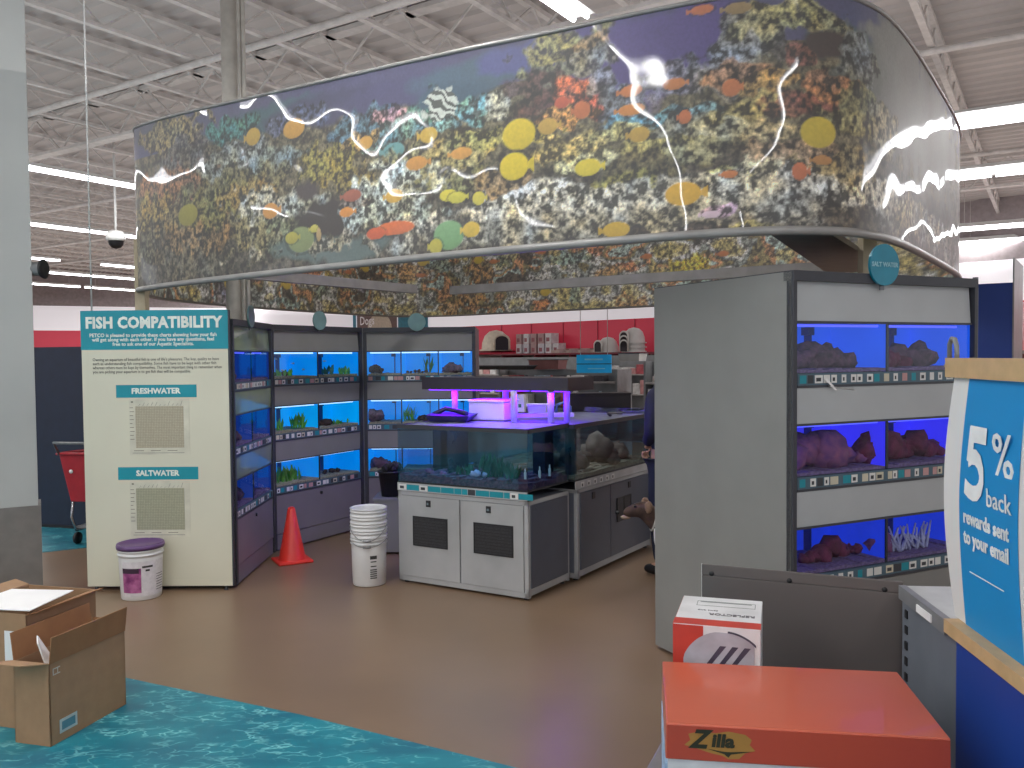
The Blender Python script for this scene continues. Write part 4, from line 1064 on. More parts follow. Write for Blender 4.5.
for k in range(5):
    t = thing('white_pail', names[k], 'bucket', (-1.055,6.16,.003+.0505*k), 0, GRP); pail_parts(t, .120, .128, .355, PAIL)
    if k == 0:
        A1 = math.atan2(-6.1, 1.05)
        b = B()
        for z in (.06,.075,.09,.105,.12): b.lathe([(.1222+z*.018,z),(.1223+z*.018,z+.008)], (0,0,0), 6, 0, A1+.05, A1+.45)
        b.lathe([(.1262,.20),(.1266,.225)], (0,0,0), 6, 0, A1+.05, A1+.45); b.lathe([(.1252,.145),(.1256,.153)], (0,0,0), 6, 0, A1+.08, A1+.42); b.lathe([(.1258,.178),(.1262,.186)], (0,0,0), 6, 0, A1+.08, A1+.42)
        b.out('dark_print', INK, t)
    if k in (0,2):
        pts = [Vector((.14*math.cos(A1-1.35+2.5*s/12), .14*math.sin(A1-1.35+2.5*s/12), .335-.13*math.sin(PI*s/12)*(.8 if k else .35))) for s in range(13)]
        b = B(); b.tube(pts, .0028, 6); b.out('wire_handle', STEEL, t)
        b = B(); b.tube([pts[5],pts[6],pts[7]], .008, 8); b.out('handle_grip', STEEL, t)
t = thing('traffic_cone', 'orange red traffic cone on the brown floor before the racks', 'traffic cone', (-1.80,6.86,0), .5)
CONE = mat('orange red cone', (226,52,38), .45, nz=(5,.06))
b = B(); b.box(-.14,.14,-.14,.14,0,.022); b.out('base', CONE, t, bevel=.01)
b = B(); b.lathe([(.115,.02),(.105,.035),(.086,.14),(.084,.142),(.060,.27),(.058,.272),(.030,.43),(.022,.44),(.018,.42),(.07,.04)], (0,0,0), 32); b.out('cone_body', CONE, t)
t = thing('utility_stand', 'low grey stand behind the white pails with a black pot on it', 'stand', (-1.06,7.05,0))
b = B(); b.box(-.1,.30,0,.35,.02,.47); b.out('body', GREY_PANEL, t, bevel=.006); b = B(); b.box(-.11,.31,-.01,.36,.455,.475); b.out('top', STEEL, t)
t = thing('black_pot', 'black pot full of dark rubble on the low grey stand', 'pot', (-1.03,7.18,.477))
b = B(); b.lathe([(0,.004),(.085,0),(.11,.2),(.118,.2),(.118,.215),(.105,.215),(.08,.02),(0,.02)], (0,0,0), 24); b.out('pot', BLACK, t)
b = B(); 
for i in range(14): a = i*2.4; b.blob((.06*math.cos(a),.06*math.sin(a),.215+.02*(i%3)),.032,(1,1,1),.3,i,1)
b.out('rubble', mat('dark rubble',(30,28,34),.8,nz=(20,.5)), t)
t = thing('trash_bin', 'grey rounded bin partly behind the person by the island', 'bin', (1.42,7.5,0))
b = B(); b.lathe([(0,0),(.17,0),(.2,.52),(.21,.54),(.2,.58),(.15,.64),(.0,.66)], (0,0,0), 28); b.out('bin_body', STEEL, t)
b = B(); b.lathe([(.211,.53),(.215,.535),(.211,.55)], (0,0,0), 28); b.out('rim', FRAME, t)
# ------------------------------------------------------------------ cardboard boxes at the left front
def carton(lab, P, deg, L, Wd, H, flaps):
    """local x = along the long side going away, local y = leftwards"""
    t = thing('cardboard_box', lab, 'cardboard box', (P[0],P[1],.004), math.radians(deg)); th = .006
    b = B(); b.box(0,L,0,th,0,H); b.box(0,L,Wd-th,Wd,0,H); b.box(0,th,0,Wd,0,H); b.box(L-th,L,0,Wd,0,H); b.box(th,L-th,th,Wd-th,0,th)
    b.out('box_body', CARD, t)
    for (p0,p1,d) in flaps:
        p0,p1,d = Vector(p0),Vector(p1),Vector(d); n = (p1-p0).cross(d).normalized()*.004
        q = [p0,p1,p1+d*1.0,p0+d*1.0]; b = B(); b.hexa(q, [a+n for a in q]); b.out('flap', CARD_D if d.x > 0 or d.z > .1 else CARD, t)
    return t
H = .355
t = carton('open brown cardboard box with small blue label, nearest the camera', (-1.978,3.568), 75, .46, .185, H,
  [((0,0,H),(.46,0,H),(0.0,-.014,.115)), ((0,0,H),(0,.185,H),(-.10,.05,.02)), ((.46,.0,H),(.46,.185,H),(.01,0,.05)), ((0,.185,H),(.46,.185,H),(0,.015,.12))])
b = B(); b.box(.05,.15,-.0015,0,.035,.095,0); b.box(.062,.138,-.0022,-.001,.047,.083,1); b.out('address_label', [mat('pale label ink',(176,190,190),.5), mat('blue label ink',(84,134,150),.5)], t)
b = B()
for q in ((.02,.06,.30,.304),(.02,.06,.325,.329),(.02,.024,.30,.329),(.045,.049,.305,.325)): b.box(q[0],q[1],-.0015,0,q[2],q[3])
b.out('printed_symbol', mat('white box print',(196,190,180),.5), t)
b = B(); b.hexa([(.02,.03,H-.02),(.09,.05,H-.02),(.09,.058,H-.02),(.02,.038,H-.02)], [(-.01,.04,H+.09),(.05,.10,H+.10),(.05,.108,H+.10),(-.01,.048,H+.09)])
o = b.out('packing_paper', PAPER); o.matrix_world = mw(t); tag(o, 'white paper sheet sticking out of the nearest open cardboard box', 'paper')
H = .52
t = carton('taller brown cardboard box with white label, behind and left of the other', (-2.165,3.735), 75, .42, .40, H,
  [((.42,0,H),(.42,.4,H),(.05,0,-.02)), ((0,0,H),(.42,0,H),(.02,-.03,.005)), ((0,.4,H),(.42,.4,H),(0,.08,.02))])
b = B(); b.face([(-.002,.02,.30),(-.002,.12,.30),(-.002,.12,.44),(-.002,.02,.44)]); b.out('address_label', PAPER, t)
b = B(); b.hexa([(.0,-.02,H+.016),(.28,.0,H+.03),(.26,.34,H+.02),(-.02,.36,H+.01)], [(.0,-.02,H+.02),(.28,.0,H+.034),(.26,.34,H+.024),(-.02,.36,H+.014)])
o = b.out('packing_paper', PAPER); o.matrix_world = mw(t); tag(o, 'flat white paper lying across the top of the taller cardboard box', 'paper')

# ------------------------------------------------------------------ cart, reptile lid box, lamp box at the right front
t = thing('utility_cart', 'low cart with upright smoky grey back panel, loaded with boxes', 'cart', (.673,3.02,0), math.radians(-23.6))
CP_ = mat('smoky grey back panel', (96,90,88), .32, nz=(1.5,.06))
b = B(); b.prism([(0,0),(.655,0),(.655,.008),(0,.008)], .40, .86); b.prism([(0,0),(.655,0),(.655,.008),(0,.008)], .86, .90); b.out('back_panel', CP_, t, bevel=.003)
for x in (.035,.30,.60):
    b = B(); b.lathe([(0,-.004),(.009,-.003),(.009,0),(0,0)], (0,0,0), 10); o = b.out('screw', BLACK, t); o.matrix_basis = Matrix.Translation((x,-.001,.868)) @ Matrix.Rotation(PI/2,4,'X')
b = B(); b.box(-.001,.0,-.001,.009,.5,.9); b.out('panel_edge', PAPER, t)
b = B(); b.box(-.06,.60,-1.15,.0,.37,.40); b.out('deck', STEEL, t, bevel=.005)
b = B()
for x,y in ((-.03,-1.1),(.55,-1.1),(-.03,-.05),(.55,-.05)): b.box(x-.015,x+.015,y-.015,y+.015,.09,.37)
b.out('legs_frame', STEEL, t)
for x,y in ((-.03,-1.1),(.55,-1.1),(-.03,-.05),(.55,-.05)):
    b = B(); b.lathe([(0,-.015),(.04,-.015),(.045,0),(.04,.015),(0,.015)], (x,y,.045), 18, axis='x'); b.out('wheel', BLACK, t)
ORG = mat('orange red lid', (196,92,66), .28, nz=(2,.05)); ORG.node_tree.nodes['Principled BSDF'].inputs['Coat Weight'].default_value = .3
ORS = mat('shaded orange red lid side', (174,68,50), .35, nz=(2,.05))  # darker copy of the lid orange, shade of the front put into colour
t = thing('reptile_box', 'large flat box with glossy orange red lid and green logo, lower right', 'box', (.367,2.05,.402), math.radians(-8.8))
W_,D_ = .657,.425
b = B(); b.box(.006,W_-.006,.006,D_-.006,0,.27); b.out('tray', mat('white box board',(206,208,212),.5), t)
b = B(); b.hexa([(0,0,.258),(W_,0,.258),(W_,D_,.258),(0,D_,.258)], [(.002,.002,.348),(W_-.002,.002,.348),(W_-.002,D_,.348),(.002,D_,.348)]); lid = b.out('lid', ORG, t, bevel=.004)
b = B(); b.box(.004,W_-.004,-.0012,0.003,.262,.344); b.out('lid_front', ORS, t)
LG = mat('olive logo ground', (158,116,52), .5); LB = mat('dark green logo', (34,36,18), .5)
b = B()
lp = [(.045,.297),(.06,.310),(.055,.325),(.08,.332),(.12,.330),(.15,.336),(.19,.330),(.205,.318),(.20,.305),(.214,.292),(.19,.285),(.175,.270),(.15,.268),(.135,.276),(.11,.280),(.075,.290)]
b.face([(x,-.0016,z) for x,z in lp]); b.out('logo_ground', LG, t, recalc=False)
text('Z', t, (.078,-.003,.312), .062, LB, off=.0022, sx=.95, shear=.35)
text('illa', t, (.136,-.003,.311), .043, LB, off=.0018, sx=1.15, shear=.12)
b = B(); b.face([(.10,-.0024,.291),(.14,-.0024,.280),(.15,-.0024,.272),(.156,-.0024,.280),(.208,-.0024,.290),(.156,-.0024,.286),(.14,-.0024,.286)]); b.out('logo_tail', LB, t, recalc=False)
b = B(); b.box(-.0012,.006,.02,.40,.03,.24); b.out('side_print', mat('pale blue print',(150,176,206),.5,nz=(12,.25)), t)
b = B(); b.box(.05,W_-.05,-.0014+.006,.0065,.02,.235); b.out('front_print', mat('yellow green print',(196,196,150),.5,nz=(6,.15)), t)
t = thing('lamp_box', 'white and red cardboard product box with round dome picture, standing on the cart', 'box', (.478,2.53,.402), math.radians(-17.5))
b = B(); b.box(0,.252,0,.30,0,.443); b.out('box_body', mat('white gloss board',(226,226,228),.35), t, bevel=.002)
RDB = mat('red box print',(196,60,48),.4)
b = B(); b.box(0,.088,-.0012,.002,.0,.44); b.box(-.0012,.001,.0,.30,.0,.44); b.box(-.001,.253,.0,.055,.4425,.4440); b.out('red_print', RDB, t)
b = B(); b.lathe([(0,-.0020),(.155,-.0020),(.155,-.0012),(0,-.0012)], (0,0,0), 40); o = b.out('dome_picture', mat('silver dome print',(176,176,186),.4,nz=(8,.25)), t)
b2 = B()
def clip_disc(cx, cz, r, x0, x1, z0, z1, y):
    pts = []
    for k in range(60):
        a = 2*PI*k/60; x = min(max(cx+r*math.cos(a), x0), x1); z = min(max(cz+r*math.sin(a), z0), z1); pts.append((x,y,z))
    return pts
bpy.data.objects.remove(o)
b = B(); b.face(clip_disc(.150,.300,.128,.03,.235,.02,.425,-.0018)); b.out('dome_picture', mat('silver dome print',(176,176,186),.4,nz=(8,.25)), t, recalc=False)
b = B()
N = 26
for k in range(N):
    a0 = .15+1.35*k/N; a1 = .15+1.35*(k+1)/N; w = .004
    f = lambda a,r: (min(.150+r*math.cos(a),.240), -.0024, .300+r*math.sin(a))
    b.face([f(a0,.125),f(a1,.125),f(a1,.131),f(a0,.131)])
for x in (.085,.12,.155): b.face([(x,-.0024,.31),(x+.014,-.0024,.31),(x+.07,-.0024,.385),(x+.052,-.0024,.385)])
b.out('dome_outline', mat('slate print',(70,66,84),.4), t, recalc=False)
b = B(); b.box(.05,.232,.20,.203,.4432,.4436); b.box(.05,.232,.25,.252,.4432,.4436); b.box(.05,.052,.20,.252,.4432,.4436); b.box(.23,.232,.20,.252,.4432,.4436); b.box(.06,.22,.24,.247,.4432,.4436)
b.out('top_print', mat('grey green print',(120,128,124),.5), t)
text('REFLECTOR', t, (.165,.115,.4438), .026, mat('grey print',(110,108,112),.5), xd=(-1,0,0), upd=(0,-1,0), off=.0006)
text('dome lamp', t, (.09,.150,.4438), .014, mat('grey print',(110,108,112),.5), xd=(-1,0,0), upd=(0,-1,0))

# ------------------------------------------------------------------ end shelf and rewards poster
e0 = on_z(903,587,.9); e1 = Vector((1.11,1.55,.9)); 
dirp = Vector((1.212-1.118, 2.70-1.75, 0)).normalized(); o_ = Vector((1.245,2.70,0)); nrm = Vector((dirp.y,-dirp.x,0))
t = thing('shelf_unit', 'long low shelf unit at the right edge with blue side panel and wood edged top', 'shelf', (o_.x,o_.y,0), math.atan2(-dirp.y,-dirp.x))
# local x runs towards the camera side, local y = to the right of the photo? keep both explicit
R_ = Matrix.Rotation(math.atan2(-dirp.y,-dirp.x), 3, 'Z'); sgn = 1 if (R_ @ Vector((0,1,0))).x > 0 else -1
Lg = 1.9
b = B(); b.box(.0,.42,0,sgn*.9,.02,.87); b.out('steel_end', mat('worn grey blue steel',(104,110,120),.4,nz=(5,.12)), t)
b = B(); b.box(.42,Lg,-sgn*.004,sgn*.9,.02,.865); b.out('side_panel', BLUE, t)
b = B(); b.box(-.01,Lg,-sgn*.008,sgn*.92,.872,.90); b.out('top', mat('pale shelf top',(188,190,188),.35), t)
b = B(); b.box(.36,Lg,-sgn*.014,sgn*.03,.872,.909); b.out('wood_edge', WOOD, t)
b = B(); b.box(.0,.36,-sgn*.012,sgn*.01,.862,.905); b.out('metal_edge', STEEL, t)
b = B(); b.box(.16,.27,-sgn*.016,-sgn*.012,.868,.890); b.out('label_holder', PAPER, t)
b = B()
for k in range(16): b.box(.03,.05,-sgn*.004,0,.06+.05*k,.085+.05*k)
b.out('slots', BLACK, t)
# poster stands on the shelf, along its edge: X = metres towards the camera from the far end, bowed outwards
t2 = thing('rewards_poster', 'blue and white poster reading 5% back, hanging from a pale wooden rail', 'poster', (o_.x,o_.y,.909), math.atan2(-dirp.y,-dirp.x))
HT = .712; W0 = .335
def prof(z):     # left edge position and bow for each height
    u = z/HT
    return W0 - .032*math.sin(PI*u)
def bow(x, z): return -sgn*(.004+.020*math.sin(PI*z/HT)) + sgn*.03
def sheet(name, xa, xb, off, m, nseg=26, z0=.0, z1=HT-.03):
    b = B(); rows_ = []
    for k in range(nseg+1):
        z = z0+(z1-z0)*k/nseg; r = []
        for j in range(9):
            x = xa(z)+(xb(z)-xa(z))*j/8; r.append(b.bm.verts.new((x, bow(x,z)-sgn*off, z)))
        rows_.append(r)
    for k in range(nseg):
        for j in range(8):
            f = b.bm.faces.new((rows_[k][j],rows_[k][j+1],rows_[k+1][j+1],rows_[k+1][j])); f.smooth = True
    return b.out(name, m, t2)
sheet('poster_sheet', prof, lambda z: 1.45, 0, mat('white poster card',(226,226,224),.5,nz=(3,.02)))
PB = mat('bright blue print',(0,138,206),.5,nz=(3,.03))
ba = lambda z: .408+.022*max(0, z/HT-.5)*2
sheet('blue_stripe', lambda z: ba(z), lambda z: .728+.008*z/HT, .0012, PB)
b = B(); b.box(W0-.035,1.5,sgn*.02-.012,sgn*.02+.012,HT-.042,HT+.012); b.out('wood_rail', WOOD, t2)
b = B(); b.tube([(W0-.06,sgn*.02,HT-.01),(W0-.01,sgn*.02,HT-.02)], .006, 8); b.tube([(W0-.035,sgn*.02,HT),(W0-.035,sgn*.02,HT+.05),(W0-.02,sgn*.02,HT+.066),(W0+.0,sgn*.02,HT+.064),(W0+.012,sgn*.02,HT+.045),(W0+.016,sgn*.02,HT+.0)], .007, 8); b.out('hook', STEEL, t2)
PW = mat('white poster print',(236,240,240),.5)
Xd = (1,0,0)
def ptxt(s, x, z, size, off=0, sx=1.0, al='LEFT', **k):
    yy = bow(x,z)-sgn*.004
    text(s, t2, (x,yy,z), size, PW, xd=Xd, upd=(0,-sgn*.04,1) , off=off, sx=sx, align=al, **k)
ptxt('%', .598, .480, .155, .0012, fit=.105)
ptxt('back', .572, .372, .066, .0003, fit=.128)
ptxt('rewards sent', .440, .302, .052, .0014, fit=.250)
ptxt('to your email', .440, .248, .052, .0014, fit=.250)
def ribbon5():
    b = B(); X0, Z0, s_ = .440, .352, .195
    def seg(pts, w):
        L_ = []; R2_ = []
        for i, p in enumerate(pts):
            a = Vector(pts[max(i-1,0)]); c = Vector(pts[min(i+1,len(pts)-1)]); d = (c-a).normalized(); n = Vector((-d.y, d.x))*w/2
            p = Vector(p); L_.append(p+n); R2_.append(p-n)
        P3 = lambda p: (X0+p.x*.62*s_, bow(.5, Z0+p.y*s_)-sgn*.004, Z0+p.y*s_)
        for i in range(len(pts)-1): b.face([P3(L_[i]), P3(L_[i+1]), P3(R2_[i+1]), P3(R2_[i])])
    seg([(.22,.89),(1.0,.89)], .22)
    seg([(.33,.97),(.25,.50)], .26)
    seg([(.20,.53),(.38,.585),(.55,.59),(.72,.54),(.85,.42),(.87,.30),(.80,.19),(.66,.12),(.48,.10),(.28,.12),(.06,.17)], .21)
    b.out('lettering', PW, t2, recalc=False)
b = B(); y_ = bow(.6,.2)-sgn*.003; b.box(.47,.66,y_,y_+.0004,.158,.161); b.out('fine_print', PW, t2)
ribbon5()
# ------------------------------------------------------------------ background: shelves, kennels, cart, signs
t = thing('gondola_end', 'tall dark navy shelf end standing behind the pale column', 'shelf', (-4.75,8.4,0), math.radians(-16))
b = B(); b.box(0,.62,0,1.2,.03,1.78); b.out('panel', NAVY, t); b = B(); b.box(-.01,.63,-.01,1.2,0,.03); b.out('plinth', BLACK, t)
b = B(); b.box(.62,.66,.02,1.1,1.55,1.75); b.out('shelf_sign', mat('faded green sign',(120,124,90),.5), t)
t = thing('gondola_end', 'long blue topped shelf run beyond the pale column', 'shelf', (-9.5,16,0), math.radians(0))
b = B(); b.box(-6,2.6,0,.9,.03,1.66); b.out('panel', NAVY, t); b = B(); b.box(-6,2.6,-.02,.92,1.66,1.80); b.out('top_board', mat('blue top board',(60,84,124),.5), t)
# shopping cart
t = thing('shopping_cart', 'red plastic shopping cart half hidden behind the compatibility board', 'shopping cart', (-3.68,7.80,0), math.radians(-100)); t.scale = (.93,.93,.93)
CR = mat('cart red',(176,40,52),.4)
b = B(); b.hexa([(-.30,-.17,.50),(.34,-.22,.42),(.34,.22,.42),(-.30,.17,.50)], [(-.40,-.22,.86),(.42,-.27,.88),(.42,.27,.88),(-.40,.22,.86)])
bk = b.out('basket', CR, t, bevel=.01)
b = B(); b.tube([(-.41,-.23,.87),(.43,-.28,.89),(.43,.28,.89),(-.41,.23,.87)], .014, 8, closed=True); b.out('basket_rim', CR, t)
b = B(); b.tube([(.43,-.26,.89),(.5,-.26,1.0),(.5,.26,1.0),(.43,.26,.89)], .013, 8); b.out('handle', STEEL, t)
b = B()
for s_ in (-1,1): b.tube([(.32,s_*.2,.45),(.36,s_*.2,.28),(.30,s_*.2,.14),(-.42,s_*.14,.12)], .012, 8); b.tube([(-.2,s_*.15,.5),(-.1,s_*.16,.3),(.1,s_*.18,.14)], .01, 8)
b.out('chrome_frame', CHROME, t)
b = B(); b.hexa([(-.40,-.14,.16),(.3,-.2,.16),(.3,.2,.16),(-.4,.14,.16)], [(-.40,-.14,.18),(.3,-.2,.18),(.3,.2,.18),(-.4,.14,.18)]); b.out('bottom_rack', STEEL, t)
for x,y in ((-.40,-.14),(-.40,.14),(.28,-.2),(.28,.2)):
    b = B(); b.lathe([(0,-.014),(.055,-.014),(.06,0),(.055,.014),(0,.014)], (0,0,0), 16, axis='x'); o = b.out('wheel', BLACK, t); o.matrix_basis = Matrix.Translation((x,y,.062)) @ Matrix.Rotation(PI/2,4,'Z')
b = B(); b.lathe([(0,0),(.02,0),(.02,.004),(0,.004)], (0,0,0), 12); o = b.out('badge', PAPER, t); o.matrix_basis = Matrix.Translation((.40,-.16,.72)) @ Matrix.Rotation(PI/2,4,'Y')

# red wall shelf and what stands on it
def wall_pt(x, y, d=0):
    return on_plane(x, y, WBP + WBN*d, WBN)
wa = math.atan2(WBD.y, WBD.x)
def wthing(nm, lab, cat, x, y, d, grp=None):
    q = wall_pt(x, y, d); return thing(nm, lab, cat, (q.x,q.y,q.z), wa, grp), q
q0 = wall_pt(513,355,.0); q1 = wall_pt(700,351,.0); ZS = 1.74
t = thing('wall_shelf', 'long dark red shelf fixed to the red back wall', 'shelf', (q0.x,q0.y,ZS-.06), wa)
L = (Vector((q1.x,q1.y,0))-Vector((q0.x,q0.y,0))).length
b = B(); b.box(0,L,-1.2,-.02,0,.06); b.out('shelf_board', mat('dark red shelf',(120,26,44),.5), t)
for k in range(5):
    b = B(); b.box(.5+k*L/5,.56+k*L/5,-1.1,-.02,-.25,0); b.out('bracket', mat('dark red shelf',(120,26,44),.5), t)
q2 = wall_pt(476,350,.0); q3 = wall_pt(516,350,.0); L2 = (q3-q2).length
t = thing('wall_shelf', 'short dark red shelf under the single dog house', 'shelf', (q2.x,q2.y,1.79), wa)
b = B(); b.box(0,L2,-1.3,-.02,0,.06); b.out('shelf_board', mat('dark red shelf',(120,26,44),.5), t)
DH = mat('cream dog house shell',(224,214,196),.5); DHD = mat('dark doorway',(50,46,54),.8)
def igloo(lab, px, py, z, s, grp=None, a=0, door=True, m=DH):
    q = wall_pt(px, py, .85); t = thing('dog_house', lab, 'dog house', (q.x,q.y,z), wa+a, grp)
    b = B(); b.lathe([(.62*s,0),(.62*s,.05*s),(.54*s,.06*s),(.52*s,.3*s),(.42*s,.56*s),(.25*s,.72*s),(0,.78*s)], (0,0,0), 24); b.out('dome', m, t)
    b = B()
    n = 10; ring = [(.27*s*math.cos(PI*k/n), .36*s+.20*s*math.sin(PI*k/n)) for k in range(n+1)]; prof_ = [(.27*s,.02)] + ring + [(-.27*s,.02)]
    b.face([(x,-.66*s,z_) for x,z_ in prof_]); dr = b.out('doorway', DHD, t, recalc=False)
    b = B(); b.tube([(x*1.08,-.64*s,z_*1.03) for x,z_ in prof_], .045*s, 6); b.out('door_arch', m, t)
    return t
igloo('single cream dome dog house on the short red shelf', 496, 350, 1.85, 1.0, None, 1.15)
igloo('white dog house left of the tall stack on the red shelf', 608, 352, ZS, .66, None, -.2, m=WHITE)
for k in range(3): igloo(['lowest white shell of the dog house stack','middle white shell of the dog house stack','topmost white shell of the dog house stack'][k], 634, 352, ZS+.14*k, .66, 'stacked dog house shells', -.2, m=WHITE)
rn = random.Random(21)
cols = [(222,222,226),(206,206,214),(180,150,150),(226,226,228),(140,80,90)]
k = 0
for row, (xa, xb) in enumerate(((519,556),(519,550))):
    x = xa
    while x < xb:
        q = wall_pt(x+3.5, 350, .5); w = .25+.03*rn.random()
        t = thing('boxed_goods', 'white and red goods carton stacked on the red wall shelf', 'carton', (q.x,q.y,ZS+row*.36), wa, 'cartons on the red wall shelf')
        b = B(); b.box(-w/2,w/2,-.2,.2,0,.35,0); b.box(-w/2+.04,w/2-.08,-.205,-.2,.06,.2,1); b.out('carton_body', [mat('carton %d'%rn.randint(0,2), cols[k%3], .6), mat('carton print',(150,90,100),.6)], t)
        x += 7.4; k += 1
x = 560
for i in range(7):
    q = wall_pt(x, 350, .5); b = B(); b.box(-.20,.20,-.25,.25,0,.10+.05*(i%2)); o = b.out('flat_carton', mat('carton 0',cols[0],.6) if i%2 else mat('tan carton',(190,170,160),.6)); o.location = (q.x,q.y,ZS); o.rotation_euler = (0,0,wa)
    tag(o, 'flat pale pack lying on the red wall shelf', 'carton', 'flat packs on the wall shelf'); x += 6
# store banners seen between racks and canopy
for (xa,xb,c,lab) in ((318,356,(40,120,140),'teal wall banner left of the dog picture'),(398,428,(50,116,134),'teal wall banner right of the dog picture')):
    a = wall_pt(xa,320,.05); c_ = wall_pt(xb,320,.05); b = B(); b.face([(a.x,a.y,2.9),(c_.x,c_.y,2.9),(c_.x,c_.y,3.95),(a.x,a.y,3.95)]); tag(b.out('wall_banner', mat('teal banner',(40,118,140),.6), recalc=False), lab, 'banner')
a = wall_pt(357,320,.06); c_ = wall_pt(397,320,.06); w_ = (Vector((c_.x,c_.y,0))-Vector((a.x,a.y,0))).length
t = thing('wall_banner', 'brown banner reading Dogs with a pale dog picture, high on the back wall', 'banner', (a.x,a.y,2.9), wa)
b = B(); b.face([(0,0,0),(w_,0,0),(w_,0,1.05),(0,0,1.05)]); b.out('sheet', mat('brown banner',(104,84,80),.6), t, recalc=False)
b = B(); b.face([(w_*.42+w_*.3*math.cos(PI*k/14)*1.0+.5,-.02,.05+.7*math.sin(PI*k/14)) for k in range(15)]); b.out('picture', mat('pale dog fur',(190,180,160),.6), t, recalc=False)
text('Dogs', t, (w_*.28,-.04,.42), .55, PAPER, off=.008)
# hanging blue aisle sign
p = at(594,364,11); t = thing('aisle_sign', 'bright blue two line aisle sign hanging over the middle shelves', 'sign', (p.x,p.y,p.z-.115), -.35)
b = B(); b.box(-.23,.23,-.015,.015,.0,.11); b.box(-.23,.23,-.015,.015,.122,.235); b.out('sign_panel', mat('bright blue sign',(0,150,214),.5,emit=(0,150,214),es=.15), t)
b = B(); b.box(-.23,.23,-.017,.017,.11,.122); b.out('divider_bar', BLACK, t)
b = B(); b.tube([(-.18,0,.235),(-.18,0,5.2-p.z)], .005, 5); b.tube([(.18,0,.235),(.18,0,5.2-p.z)], .005, 5); b.out('hanger', JOIST, t)
b = B(); b.box(-.12,.12,-.0165,-.015,.165,.185); b.box(-.08,.15,-.0165,-.015,.05,.062); b.out('pale_stripe', mat('pale sign stripe',(120,196,226),.5), t)
# gondola shelves in the middle distance, loaded with small goods
def gondola(lab, P, deg, L, h, goods, seed, colr, grp):
    t = thing('store_shelf', lab, 'shelf', P, math.radians(deg)); rn = random.Random(seed)
    b = B(); b.box(0,L,.24,.28,.1,h); b.box(0,L,-.02,.54,0,.1)
    for k in range(2): b.box(k*(L-.03),k*(L-.03)+.03,.0,.52,.1,h)
    b.out('shelf_frame', STEEL, t)
    nsh = int((h-.25)/.38)
    for s_ in range(nsh+1):
        z = .12+.38*s_
        b = B(); b.box(.03,L-.03,-.02,.26,z,z+.025); b.out('shelf_board', mat('pale shelf board',(176,172,170),.5), t)
    M = Matrix.Translation(P) @ Matrix.Rotation(math.radians(deg),4,'Z')
    for s_ in range(nsh+1):
        z = .145+.38*s_
        if z < h-.75: continue
        x = .06
        while x < L-.25:
            w = rn.uniform(.08,.19); hh = min(rn.uniform(.10,.30), (h-z-.175) if s_ == nsh else .30); hh = max(hh, .08); c = rn.choice(colr)
            if rn.random() < .85:
                b = B()
                if rn.random() < .6: b.box(0,w,0,.2,0,hh)
                else: b.lathe([(0,0),(w*.3,0),(w*.3,hh*.75),(w*.13,hh*.85),(w*.13,hh),(0,hh)], (w/2,.1,0), 12)
                o = b.out('packaged_goods', mat('goods %d %d %d'%c, c, .5, nz=(10,.3))); o.matrix_world = M @ Matrix.Translation((x,0,z+.001)); tag(o, goods, 'package', grp)
            x += w+.02
    return t
CLR = [(236,236,236),(226,222,222),(236,236,236),(190,80,90),(210,150,150),(70,66,72),(160,176,190),(222,206,200)]
p = at(560,420,12.0); gondola('store shelf with mixed pale goods, straight behind the island', (-.2,12.6,0), -30, 1.9, 1.45, 'small package on the shelves straight behind the island', 1, CLR, 'goods behind the island')
gondola('store shelf with red and white goods, close to the person', (1.75,11.3,0), -32, 1.3, 1.56, 'small package on the shelves beyond the person', 2, CLR, 'goods beyond the person')
gondola('low far store shelf before the red wall', (-1.4,18.0,0), -38, 3.4, 1.62, 'small package on the far low shelves', 3, CLR, 'goods on the far shelves')
gondola('far store shelf below the stacked dog houses', (1.6,16.8,0), -42, 3.2, 1.64, 'small package on the far shelves under the dog houses', 4, CLR, 'goods under the dog houses')
for i,(px,py,Y,w,h_,c,lab,z0) in enumerate(((505,376,12.3,.9,.05,BLACK,'flat black tray lying high on the shelf behind the lamp slab',1.455),(548,377,12.4,.5,.13,mat('dusty red crate',(120,76,76),.6),'dusty red crate on the shelf behind the lamp slab',1.455),(633,384,11.45,.30,.10,mat('pale pack',(190,190,186),.5),'pale pack on top of the shelf beyond the rear aquarium',1.565))):
    q = at(px,py,Y); o = thing('crate' if h_ > .1 else 'tray', lab, 'crate' if h_ > .1 else 'tray', (q.x,q.y,z0), -.55)
    b = B(); b.hexa([(-w/2*.92,-.12,0),(w/2*.92,-.12,0),(w/2*.92,.12,0),(-w/2*.92,.12,0)], [(-w/2,-.14,h_),(w/2,-.14,h_),(w/2,.14,h_),(-w/2,.14,h_)]); b.out('body', c, o)
    b = B(); b.box(-w/2-.01,w/2+.01,-.15,.15,h_,h_+.012); b.out('rim', FRAME, o)

# right background: blue partition, red display
t = thing('blue_partition', 'tall plain blue partition beyond the right aquarium rack', 'partition', (4.02,7.5,0), math.radians(-35))
b = B(); b.box(-.1,.34,0,.9,.02,2.24); b.out('panel', BLUE, t); b = B(); b.box(-.11,-.1,-.01,.9,.02,2.25); b.box(.34,.352,-.01,.9,.02,2.45); b.out('edge_post', STEEL, t)
t = thing('display_stand', 'red and white display stand at the far right edge', 'display stand', (6.35,10.3,0), math.radians(-35))
b = B(); b.box(-.3,.9,0,.5,.02,1.62); b.out('body', mat('dark red brown stand',(96,40,44),.6), t)
b = B(); b.box(-.28,.9,-.02,0,1.66,2.25,0); b.out('poster', mat('red display print',(206,60,70),.5,nz=(5,.5),rgb2=(230,200,200)), t)
b = B(); b.tube([(-.29,0,1.6),(-.29,0,2.3)], .012, 6); b.out('pole', STEEL, t)

